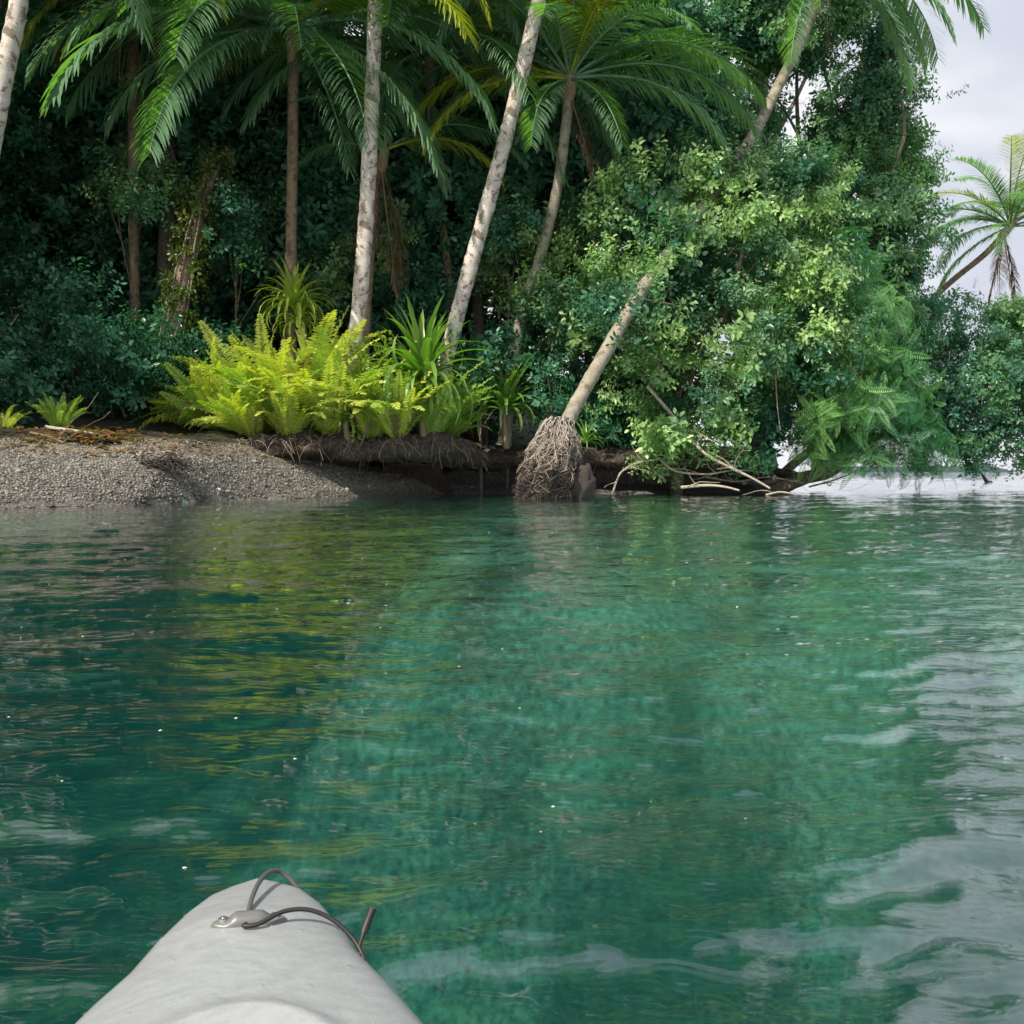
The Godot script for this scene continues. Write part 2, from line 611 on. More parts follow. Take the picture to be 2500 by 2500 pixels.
func make_sprig(length: float, count: int, ll: float, lw: float, spread: float) -> ArrayMesh:
	# leaves set all round a thin twig that points along +Y
	var mb := MB.new()
	for k in count:
		var f := (k + 0.5) / count
		var th := k * 2.4 + R(-0.4, 0.4)
		var out := Vector3(cos(th), 0, sin(th))
		var dir := (out * spread + Vector3.UP * R(0.2, 0.9)).normalized()
		var base := Vector3(0, f * length, 0) + out * R(0.0, 0.06) + Vector3(R(-0.05, 0.05), 0, R(-0.05, 0.05))
		var up := (Vector3.UP + out * -0.4 + Vector3(R(-0.5, 0.5), 0, R(-0.5, 0.5))).normalized()
		leaf(mb, base, dir, up, ll * R(0.75, 1.2), lw * R(0.8, 1.15), R(0.1, 0.8), R(0.75, 1.25))
	var tip := Vector3(R(-0.04, 0.04), length, R(-0.04, 0.04))
	tube(mb, [Vector3.ZERO, tip], [0.007, 0.003], 3, 1.0, 0.0, false)
	for k in range(mb.v.size() - 8, mb.v.size()): mb.c[k] = Color(0.5, 0.42, 0.35)
	return mb.mesh(M.leaf)

func make_feather(length: float) -> ArrayMesh:
	# a spray of five compound leaves with small paired leaflets
	var mb := MB.new()
	for q in 5:
		var th := q * 2.4 + R(-0.3, 0.3)
		var from := Vector3(R(-0.2, 0.2), q * 0.09, R(-0.2, 0.2))
		var dir := Vector3(cos(th), R(0.15, 0.7), sin(th)).normalized()
		var side := dir.cross(Vector3.UP).normalized()
		var tone := R(0.8, 1.2)
		for k in 13:
			var f := (k + 1.0) / 13.0
			var base := from + dir * length * f - Vector3.UP * length * 0.45 * f * f
			var ll := length * 0.15 * sin(PI * (0.15 + 0.8 * f))
			for s: float in [-1.0, 1.0]:
				leaf(mb, base, (side * s + dir * 0.5).normalized(), Vector3.UP, ll, length * 0.036, 0.5, tone * R(0.9, 1.1))
	return mb.mesh(M.leaf)

func make_frond(el: float, droop: float, sag: float, pairs: int, length: float, gaps: float, m: Material) -> ArrayMesh:
	# a coconut frond that leaves the crown along +Z, rises at el degrees and bends down by droop degrees
	var mb := MB.new()
	var pts := []
	var tans := []
	var p := Vector3.ZERO
	var n_ := 24
	for k in n_ + 1:
		var f := float(k) / n_
		var a := deg_to_rad(el - droop * pow(f, 1.35))
		var tg := Vector3(0.10 * sin(f * 2.2), sin(a), cos(a)).normalized()
		pts.append(p)
		tans.append(tg)
		p += tg * length / n_
	var rr := []
	for k in n_ + 1: rr.append(lerpf(0.045, 0.006, float(k) / n_))
	tube(mb, pts, rr, 5, 1.0, 0.0, false)
	for k in mb.v.size(): mb.c[k] = Color(1.9, 1.6, 1.0)
	for s: float in [-1.0, 1.0]:
		for k in pairs:
			if R(0, 1) < gaps: continue
			var f := 0.13 + 0.87 * (k + R(0.2, 0.8)) / pairs
			var fi := f * n_
			var i0 := mini(int(fi), n_ - 1)
			var base: Vector3 = pts[i0].lerp(pts[i0 + 1], fi - i0)
			var tg: Vector3 = tans[i0]
			var side := tg.cross(Vector3.UP)
			side = side.normalized() * s if side.length() > 0.05 else Vector3.RIGHT * s
			var nrm := side.cross(tg) * s
			var ll := length * (0.075 + 0.125 * sin(PI * pow(clampf((f - 0.08) / 0.95, 0.0, 1.0), 0.8))) * R(0.9, 1.08)
			var dir := (side * 0.9 + tg * (0.4 + 0.5 * f) + nrm * R(-0.05, 0.3)).normalized()
			var w := length * 0.0047
			var across := dir.cross(Vector3.UP).normalized()
			var tone := R(0.8, 1.2)
			var col := Color(tone, tone, tone * R(0.85, 1.1))
			var q := base
			var d := dir
			var last := -1
			for j in 4:
				var fj := j / 3.0
				var ww: float = w * [0.7, 1.0, 0.8, 0.12][j]
				var nn := across.cross(d).normalized()
				if nn.y < 0: nn = -nn
				# blades turn on edge as they hang
				var wide := across.lerp(tg, 0.35).normalized()
				var a0 := mb.vert(q - wide * ww, nn, Vector2.ZERO, col)
				mb.vert(q + wide * ww, nn, Vector2.ZERO, col)
				if last >= 0: mb.quad(last, last + 1, a0 + 1, a0)
				last = a0
				d = (d - Vector3.UP * sag * (0.25 + 0.6 * fj) * R(0.6, 1.5)).normalized()
				q += d * ll / 3.0
	return mb.mesh(m)

func make_fern(droop: float, pairs: int) -> ArrayMesh:
	# a fern frond one metre long, upright along +Y, bending towards +Z
	var mb := MB.new()
	var p := Vector3.ZERO
	var n_ := 14
	var pts := []
	var tans := []
	var rr := []
	for k in n_ + 1:
		var f := float(k) / n_
		var a := deg_to_rad(droop * f * f)
		var tg := Vector3(0, cos(a), sin(a))
		pts.append(p); tans.append(tg); rr.append(lerpf(0.0055, 0.0015, f))
		p += tg / n_
	tube(mb, pts, rr, 3, 1.0, 0.0, false)
	for s: float in [-1.0, 1.0]:
		for k in pairs:
			var f := 0.10 + 0.90 * (k + 0.5) / pairs
			var fi := f * n_
			var i0 := mini(int(fi), n_ - 1)
			var base: Vector3 = pts[i0].lerp(pts[i0 + 1], fi - i0)
			var tg: Vector3 = tans[i0]
			var nrm := Vector3.RIGHT.cross(tg)
			var ll := 0.095 * pow(sin(PI * clampf(0.12 + 0.86 * f, 0.0, 1.0)), 0.6) * R(0.85, 1.15)
			var dir := (Vector3.RIGHT * s + tg * R(0.3, 0.55) + nrm * R(-0.35, 0.25)).normalized()
			leaf(mb, base, dir, -nrm, ll, 0.017, 0.35, R(0.8, 1.2))
	return mb.mesh(M.fern_leaf)

func make_strap(droop: float, width: float) -> ArrayMesh:
	# a strap leaf one metre long, upright along +Y, arching over towards +Z, folded along its midrib
	var mb := MB.new()
	var p := Vector3.ZERO
	var n_ := 10
	for k in n_ + 1:
		var f := float(k) / n_
		var a := deg_to_rad(droop * pow(f, 1.5))
		var tg := Vector3(0, cos(a), sin(a))
		var nrm := Vector3(0, -sin(a), cos(a)) * -1.0
		var w := width * 0.5 * (0.45 + 0.55 * sin(PI * minf(1.0, f * 1.25 + 0.1))) if f < 0.72 else width * 0.5 * lerpf(0.75, 0.03, (f - 0.72) / 0.28)
		var tone := 1.0 + 0.12 * sin(f * 9.0)
		mb.vert(p + Vector3.LEFT * w + nrm * w * 0.35, (nrm + Vector3.RIGHT * 0.35).normalized(), Vector2.ZERO, Color(tone, tone, tone))
		mb.vert(p, nrm, Vector2.ZERO, Color(tone * 0.9, tone * 0.9, tone * 0.9))
		mb.vert(p + Vector3.RIGHT * w + nrm * w * 0.35, (nrm + Vector3.LEFT * 0.35).normalized(), Vector2.ZERO, Color(tone, tone, tone))
		p += tg / n_
	for k in n_:
		var q := k * 3
		mb.quad(q, q + 1, q + 4, q + 3)
		mb.quad(q + 1, q + 2, q + 5, q + 4)
	mb.smooth()
	return mb.mesh(M.strap_leaf)

func make_shared() -> void:
	sprigs.small = [make_sprig(0.6, 18, 0.17, 0.078, 1.0), make_sprig(0.52, 14, 0.20, 0.095, 0.8), make_sprig(0.65, 22, 0.14, 0.062, 1.1)]
	sprigs.large = [make_sprig(0.7, 13, 0.27, 0.125, 1.0), make_sprig(0.65, 12, 0.30, 0.13, 0.9)]
	sprigs.feather = [make_feather(0.6), make_feather(0.75)]
	for a in [[82, 48, 0.10], [68, 70, 0.20], [52, 85, 0.30], [36, 90, 0.38], [18, 85, 0.45], [0, 72, 0.5], [-22, 55, 0.5], [-48, 34, 0.45]]:
		fronds.append(make_frond(a[0], a[1], a[2], 78, 4.0, 0.07, M.palm_green))
	for a in [[-35, 50, 0.6], [-62, 24, 0.5], [-75, 14, 0.5]]:
		old_fronds.append(make_frond(a[0], a[1], a[2], 60, 3.6, 0.25, M.palm_dead))
	for a in [15.0, 40.0, 65.0, 95.0]: ferns.append(make_fern(a, 54))
	for a in [35.0, 80.0, 120.0, 150.0]:
		straps.append(make_strap(a, 0.095))
		wide_straps.append(make_strap(a * 0.6, 0.20))

func lean_to(dir: Vector3, roll: float) -> Basis:
	# turns +Y to dir
	var y := dir.normalized()
	var x := y.cross(Vector3.FORWARD if absf(y.dot(Vector3.FORWARD)) < 0.9 else Vector3.RIGHT).normalized()
	return Basis(x, y, x.cross(y)) * Basis(Vector3.UP, roll)


# ---------------------------------------------------------------- palms
func palm(called: String, label: String, group: String, plan: Array, r0: float, r1: float, bark: Material, size: float, cast: Array, deads: Array, sd: int, grounded := true) -> Node3D:
	# plan: (u, v, metres ahead) from the foot to the crown; cast: [frond shape, azimuth in degrees (0 = towards the viewer, 90 = right), scale, material]
	rng.seed = sd
	var pts := []
	for p in plan: pts.append(at(p[0], p[1], p[2]))
	var foot: Vector3 = pts[0]
	if grounded:
		foot.y = (bank_top(foot.x, foot.z) if foot.x > -9.0 and foot.x < 2.0 and foot.z > -33.0 else land(foot.x, foot.z)) - 0.12
		pts[0] = foot
	var o := thing(called, foot, label, "palm tree", group)
	var line := spline(pts, 14)
	var rr := []
	var local := []
	var n_ := line.size() - 1
	for k in line.size():
		var f := float(k) / n_
		var ring := 1.0 + 0.035 * (1.0 if k % 2 == 0 else -1.0)
		rr.append((lerpf(r0, r1, pow(f, 0.6)) + 0.35 * r0 * exp(-f * 26.0)) * ring * (1.0 + 0.10 * noise.get_noise_2d(k * 0.16, sd * 7.0)))
		local.append(line[k] - foot)
	part("trunk", tube_mesh(local, rr, bark, 14, 1.0, 0.02), o)
	var head: Vector3 = local[n_]
	var sheath := MB.new()
	var up: Vector3 = (local[n_] - local[n_ - 1]).normalized()
	tube(sheath, [head - up * 0.5, head - up * 0.15, head + up * 0.25, head + up * 0.8], [r1 * 1.05, r1 * 1.5, r1 * 1.3, r1 * 0.2], 10, 1.0, 0.25)
	part("crown_shaft", sheath.mesh(M.bark_brown), o)
	for a in cast:
		var xf := Transform3D(Basis(Vector3.UP, deg_to_rad(a[1])).scaled(Vector3.ONE * size * a[2]), head + up * 0.25)
		var f := part("frond", fronds[a[0]], o, xf)
		if a[3] != M.palm_green: f.set_surface_override_material(0, a[3])
	for a in deads:
		var xf := Transform3D(Basis(Vector3.UP, deg_to_rad(a[1])).scaled(Vector3.ONE * size * a[2]), head - up * 0.2)
		part("dead_frond", old_fronds[a[0]], o, xf).set_meta("label", "brown dead frond hanging from the crown")
	return o

func ring_cast(count: int, from: int, to: int, mats: Array, sd: int) -> Array:
	# fronds in the spiral order in which a palm grows them, the oldest lowest
	rng.seed = sd
	var out := []
	for k in count:
		var f := float(k) / maxi(count - 1, 1)
		out.append([clampi(roundi(lerpf(from, to, f) + R(-0.4, 0.4)), 0, 7), fposmod(k * 137.5 + R(-14, 14), 360.0), R(0.88, 1.1), mats[rng.randi() % mats.size()]])
	return out

func palms() -> void:
	var G: Material = M.palm_green
	var Y: Material = M.palm_yellow
	var D: Material = M.palm_green
	palm("coconut_palm", "pale trunk palm leaning in from the picture's left edge", "", [[-0.06, 0.43, 24.0], [-0.03, 0.27, 24.2], [-0.004, 0.115, 24.4], [0.018, 0.005, 24.6], [0.032, -0.09, 24.8], [0.04, -0.165, 25.0]], 0.26, 0.2, M.bark_pale, 1.4,
		ring_cast(14, 0, 4, [G, D], 101) + [[6, 40.0, 1.0, G], [7, 60.0, 1.15, G], [6, 95.0, 1.1, Y], [5, 60.0, 1.0, G], [7, 350.0, 1.0, D]], [], 1)
	palm("coconut_palm", "brown trunked palm with sweeping fronds, rising behind the yellow fern mound", "", [[0.285, 0.41, 30.3], [0.284, 0.27, 30.3], [0.286, 0.13, 30.2], [0.286, 0.035, 30.0]], 0.19, 0.165, M.bark_brown, 1.95,
		ring_cast(17, 0, 4, [G, G, G, Y], 102) + [[4, 282.0, 1.05, G], [5, 308.0, 1.08, G], [6, 325.0, 1.0, G], [5, 340.0, 0.95, G], [3, 262.0, 1.05, Y], [3, 300.0, 1.0, G], [6, 30.0, 0.9, G], [5, 65.0, 1.0, G], [4, 90.0, 1.0, D], [5, 120.0, 1.0, G], [4, 230.0, 1.0, Y], [4, 295.0, 0.9, G], [5, 270.0, 0.85, G], [5, 250.0, 0.95, G], [6, 60.0, 0.9, G], [6, 95.0, 0.85, D], [4, 325.0, 0.85, G], [5, 10.0, 0.7, D], [7, 40.0, 0.7, G], [3, 20.0, 0.8, G]], [], 2)
	palm("coconut_palm", "tall pale trunk with brown blotches standing behind the screw pine's fern mound", "", [[0.326, 0.42, 28.4], [0.345, 0.345, 28.4], [0.354, 0.26, 28.4], [0.361, 0.15, 28.4], [0.3655, 0.03, 28.4], [0.367, -0.04, 28.4], [0.3675, -0.075, 28.4]], 0.25, 0.2, M.bark_pale, 1.45,
		ring_cast(15, 0, 4, [G, G, Y, D], 103) + [[6, 75.0, 0.8, Y], [5, 110.0, 0.95, G], [5, 280.0, 1.0, G], [6, 255.0, 0.85, D], [4, 300.0, 1.0, G], [5, 50.0, 0.9, D], [6, 180.0, 0.9, D]], [], 3)
	palm("coconut_palm", "pale blotched palm trunk leaning right out of the spiky screw pine", "", [[0.415, 0.425, 29.2], [0.437, 0.345, 29.2], [0.458, 0.265, 29.2], [0.483, 0.175, 29.0], [0.505, 0.09, 28.8], [0.526, 0.0, 28.6], [0.54, -0.06, 28.4], [0.545, -0.085, 28.3]], 0.25, 0.2, M.bark_pale, 1.45,
		ring_cast(15, 0, 4, [G, G, Y], 104) + [[5, 275.0, 1.0, D], [6, 250.0, 0.9, G], [5, 85.0, 0.9, G], [4, 60.0, 1.0, G], [4, 240.0, 1.05, D], [6, 200.0, 0.9, D]], [], 4)
	palm("coconut_palm", "tan trunked palm with a low yellow green crown among the leafy trees", "", [[0.492, 0.43, 31.6], [0.508, 0.315, 31.4], [0.525, 0.26, 31.2], [0.543, 0.19, 31.0], [0.553, 0.12, 30.8], [0.556, 0.085, 30.8]], 0.19, 0.155, M.bark_tan, 1.38,
		ring_cast(18, 0, 4, [G, G, Y], 105) + [[4, 85.0, 1.2, G], [5, 70.0, 1.05, G], [3, 100.0, 1.35, G], [4, 270.0, 1.0, Y], [5, 285.0, 1.0, Y], [3, 250.0, 1.1, G], [6, 330.0, 0.8, G], [6, 20.0, 0.8, D], [5, 150.0, 1.0, G], [5, 210.0, 1.0, D]], [[1, 30.0, 0.6]], 5)
	var p6 := palm("coconut_palm", "palm leaning right out over the water from an upturned ball of roots", "", [[0.540, 0.452, 26.0], [0.556, 0.408, 26.4], [0.588, 0.35, 27.0], [0.630, 0.278, 28.2], [0.668, 0.228, 29.6], [0.726, 0.148, 32.0], [0.757, 0.09, 33.2], [0.79, 0.022, 33.4], [0.812, -0.04, 33.5]], 0.20, 0.18, M.bark_tan, 1.35,
		ring_cast(14, 0, 4, [D, G], 106) + [[7, 70.0, 1.0, D], [6, 95.0, 0.95, D], [5, 80.0, 1.1, D], [7, 300.0, 0.9, G], [6, 330.0, 0.9, D], [6, 50.0, 1.0, D], [5, 110.0, 1.1, D]], [[2, 320.0, 0.6]], 6, false)
	root_ball(p6)
	palm("coconut_palm", "slim leaning palm with hanging dead fronds, alone against the grey sky", "", [[0.735, 0.44, 46.0], [0.82, 0.365, 46.5], [0.89, 0.31, 46.5], [0.93, 0.274, 46.2], [0.962, 0.248, 46.0], [0.983, 0.225, 46.0]], 0.16, 0.13, M.bark_brown, 1.22,
		ring_cast(16, 0, 4, [G, G, G, Y], 107) + [[4, 270.0, 1.05, G], [5, 285.0, 1.0, D], [4, 90.0, 1.0, G], [5, 70.0, 1.0, D], [5, 320.0, 0.9, D], [6, 250.0, 0.9, D], [3, 255.0, 1.0, G]], [[2, 0.0, 0.75], [2, 60.0, 0.8], [2, 200.0, 0.75], [1, 310.0, 0.7], [2, 300.0, 0.7]], 7)
	palm("coconut_palm", "shaded palm with brown hanging fronds beside the pale leaning trunk at the left", "", [[0.135, 0.41, 31.5], [0.131, 0.25, 31.5], [0.13, 0.08, 31.3], [0.13, -0.02, 31.2]], 0.17, 0.15, M.bark_brown, 1.15,
		ring_cast(17, 0, 4, [G, G, Y], 108) + [[4, 285.0, 1.2, G], [5, 75.0, 1.2, G], [5, 320.0, 1.1, G], [4, 60.0, 1.2, Y], [6, 280.0, 1.1, G], [6, 300.0, 1.0, Y], [6, 20.0, 1.0, Y], [5, 260.0, 1.0, G], [5, 90.0, 1.0, Y], [6, 70.0, 1.0, G]], [[0, 310.0, 1.0], [1, 350.0, 1.0], [1, 60.0, 1.0], [2, 20.0, 1.0]], 8)
	palm("coconut_palm", "dark shaded palm between the two tall pale trunks", "", [[0.445, 0.42, 34.0], [0.44, 0.3, 34.0], [0.425, 0.15, 34.0], [0.42, 0.06, 33.0]], 0.17, 0.14, M.bark_brown, 1.7,
		ring_cast(16, 0, 4, [G], 109) + [[5, 30.0, 1.0, D], [5, 80.0, 1.1, D], [5, 300.0, 1.1, D], [6, 60.0, 1.0, D], [4, 270.0, 1.1, D], [6, 340.0, 1.0, D]], [], 9)
	palm("coconut_palm", "young palm with one long frond arching down behind the blotched trunk", "", [[0.355, 0.42, 31.0], [0.358, 0.32, 31.0], [0.366, 0.2, 31.0], [0.374, 0.155, 31.0]], 0.13, 0.12, M.bark_brown, 1.05,
		[[3, 95.0, 1.15, G], [4, 75.0, 1.0, Y], [1, 10.0, 0.7, D], [2, 200.0, 0.8, D], [4, 270.0, 0.8, D], [2, 300.0, 0.8, D]], [[1, 330.0, 1.1], [2, 20.0, 1.1], [2, 90.0, 1.0]], 10)

func root_ball(o: Node3D) -> void:
	# the eroded ball of roots at the foot of the leaning palm
	rng.seed = 77
	var c := at(0.541, 0.452, 25.9) - o.position
	var mb := MB.new()
	var nu := 26
	var nv := 18
	for j in nv + 1:
		var f := float(j) / nv
		var y := lerpf(1.18, -1.0, f)
		var prof := 0.22 + 0.62 * pow(f, 0.75) if f < 0.7 else 0.69 - 0.1 * (f - 0.7)
		for k in nu + 1:
			var th := TAU * (k % nu) / nu
			var dir := Vector3(cos(th), 0, sin(th))
			var wob := 1.0 + 0.50 * noise.get_noise_3dv(dir * 1.3 + Vector3(0, y * 1.2, 3.0)) + 0.14 * noise.get_noise_3dv(dir * 6.0 + Vector3(0, y * 6.0, 3.0))
			var p := c + dir * prof * wob + Vector3(0.30 * (0.45 - f), y, 0)
			mb.vert(p, dir)
	for j in nv:
		for k in nu:
			var q := j * (nu + 1) + k
			mb.quad(q, q + 1, q + nu + 2, q + nu + 1)
	mb.smooth()
	var ball := part("root_ball", mb.mesh(M.bank_soil), o)
	ball.set_meta("label", "dark ball of soil and matted roots at the waterline")
	# the wet lump that leans out of its right side
	var wet := MB.new()
	var wc := at(0.566, 0.474, 25.9) - o.position
	for j in 13:
		var el := -PI / 2 + PI * j / 12.0
		for k in 19:
			var az := TAU * (k % 18) / 18.0
			var q := Vector3(cos(el) * cos(az), sin(el), cos(el) * sin(az))
			var wob := 1.0 + 0.45 * noise.get_noise_3dv(q * 1.4 + Vector3(4, 0, 0)) + 0.12 * noise.get_noise_3dv(q * 6.0)
			wet.vert(wc + q * Vector3(0.40, 0.52, 0.42) * wob, q)
	for j in 12:
		for k in 18:
			var q := j * 19 + k
			wet.quad(q + 1, q, q + 19, q + 20)
	wet.smooth()
	part("root_mass", wet.mesh(M.root_dark), o).set_meta("label", "dark wet lump of roots at the ball's right side")
	var lots := [[290, 0.0, 0.40, M.root_pale, 0.17], [420, 0.15, 0.6, M.root_fibre, 0.2], [460, 0.42, 0.9, M.root_dark, 0.24]]
	for lot in lots:
		var rt := MB.new()
		for k in lot[0]:
			var th := R(0, TAU)
			var f := R(lot[1], lot[2])
			var p := []
			var rr := []
			var wild: float = lot[4] * (2.6 if R(0, 1) < 0.3 else 1.0)
			var stray := 0.045 if R(0, 1) < 0.16 else 0.0
			var away := R(1.0, 1.12)
			var thick := 0.45 + 1.7 * pow(R(0, 1), 2.0)
			for s in 6:
				var prof := 0.22 + 0.62 * pow(clampf(f, 0.0, 1.0), 0.75) if f < 0.7 else 0.69
				var y := lerpf(1.22, -1.0, f)
				var dir := Vector3(cos(th), 0, sin(th))
				var wob := 1.0 + 0.50 * noise.get_noise_3dv(dir * 1.3 + Vector3(0, y * 1.2, 3.0))
				p.append(c + dir * (prof * wob * away * R(0.97, 1.05)) + Vector3(0.30 * (0.45 - f), y, 0))
				rr.append(lerpf(0.014, 0.005, s / 5.0) * thick)
				f += R(-0.02, 0.10)
				th += R(-1.0, 1.0) * wild
				away += R(-0.03, 0.045) + stray * R(0.2, 1.2)
			tube(rt, p, rr, 4, 1.0, 0.0, false)
		part("fine_roots", rt.mesh(lot[3]), ball).set_meta("kind", "stuff")


# ---------------------------------------------------------------- broadleaved trees
func tree(called: String, label: String, category: String, group: String, foot: Vector3, trunk_r: float, lobes: Array, dens: float, sprig: String, ca: Color, cb: Color, sd: int, via := []) -> Node3D:
	# lobes: (u, v, metres ahead, half width, half height) of each mass of leaves
	rng.seed = sd
	var o := thing(called, foot, label, category, group)
	var mid := Vector3.ZERO
	var blobs := []
	for l in lobes:
		var c := at(l[0], l[1], l[2])
		var rx: float = l[3] * 1.0412 * l[2]
		var ry: float = l[4] * 1.0412 * l[2]
		blobs.append([c - foot, Vector3(rx, ry, (rx + ry) * 0.5)])
		mid += c - foot
	mid /= lobes.size()
	# trunk and limbs
	var wood := MB.new()
	var stem := [Vector3(0, -0.2, 0)]
	for p in via: stem.append(p - foot)
	if via.is_empty():
		stem.append(Vector3(mid.x * 0.35 + R(-0.3, 0.3), mid.y * 0.45, mid.z * 0.4))
	stem.append(Vector3(mid.x * 0.8, mid.y * 0.9, mid.z * 0.8) if via.is_empty() else (stem[stem.size() - 1] as Vector3).lerp(mid, 0.5))
	var line := spline(stem, 8)
	var rr := []
	for k in line.size(): rr.append(trunk_r * lerpf(1.15, 0.45, float(k) / (line.size() - 1)))
	tube(wood, line, rr, 9, 1.0, 0.12)
	for b in blobs:
		var c: Vector3 = b[0]
		var from_k := clampi(int(line.size() * R(0.45, 0.95)), 1, line.size() - 1)
		var from: Vector3 = line[from_k]
		var bend := from.lerp(c, 0.5) + Vector3(R(-0.2, 0.2), R(0.0, 0.3), R(-0.2, 0.2)) * (c - from).length()
		var ln := spline([from, bend, c + Vector3(0, b[1].y * 0.4, 0)], 6)
		var r2 := []
		for k in ln.size(): r2.append(maxf(0.022, rr[from_k] * lerpf(0.6, 0.14, float(k) / (ln.size() - 1))))
		tube(wood, ln, r2, 6, 1.0, 0.1)
	part("trunk", wood.mesh(M.branch_bark), o)
	# leaves
	var kinds: Array = sprigs[sprig]
	var xfs := []
	var cols := []
	for k in kinds: xfs.append([]); cols.append([])
	for b in blobs:
		var r: Vector3 = b[1]
		var area := 4.0 * PI * pow((pow(r.x * r.y, 1.6) + pow(r.x * r.z, 1.6) + pow(r.y * r.z, 1.6)) / 3.0, 1.0 / 1.6)
		var heads := []
		for k in maxi(6, int(area * 0.62)):
			var dir := Vector3(R(-1, 1), R(-1, 1), R(-1, 1))
			while dir.length() > 1.0 or dir.length() < 0.05: dir = Vector3(R(-1, 1), R(-1, 1), R(-1, 1))
			dir = dir.normalized()
			var lump := 1.0 + 0.38 * noise.get_noise_3dv(dir * 1.9 + b[0] * 0.7)
			heads.append([dir, b[0] + dir * r * R(0.62, 1.05) * lump, R(0.16, 0.36)])
		for k in int(area * dens):
			var hd: Array = heads[rng.randi() % heads.size()]
			var puff: Vector3 = Vector3(rng.randfn(), rng.randfn() * 0.75, rng.randfn()) * hd[2]
			var dir: Vector3 = (hd[0] + puff * 1.6).normalized()
			var p: Vector3 = hd[1] + puff
			if R(0, 1) < 0.22: p = b[0] + dir * r * R(0.3, 0.95)
			var grow := (dir + Vector3(R(-0.6, 0.6), R(-0.25, 0.75), R(-0.6, 0.6))).normalized()
			var w := rng.randi() % kinds.size()
			xfs[w].append(Transform3D(lean_to(grow, R(0, TAU)).scaled(Vector3.ONE * R(0.6, 1.4)), p))
			var patch := 0.40 + 1.5 * noise.get_noise_3dv((p + foot) * 0.38)
			var col := ca.lerp(cb, clampf(patch + R(-0.3, 0.3), 0.0, 1.0))
			cols[w].append(col * R(0.8, 1.2))
	var crown: Node3D
	for k in kinds.size():
		if k == 0: crown = many("crown", kinds[0], xfs[0], cols[0], o)
		else: many("foliage", kinds[k], xfs[k], cols[k], crown)
	return o

func puffs(u: float, v: float, d: float, ru: float, rv: float, n_: int, sd: int) -> Array:
	rng.seed = sd
	var out := []
	for k in n_:
		var a := k * 2.4 + R(-0.4, 0.4)
		var f := sqrt((k + 0.5) / n_) * 0.78
		out.append([u + cos(a) * f * ru, v + sin(a) * f * rv, d + R(-1.6, 1.6), ru * R(0.34, 0.5), rv * R(0.28, 0.42)])
	return out

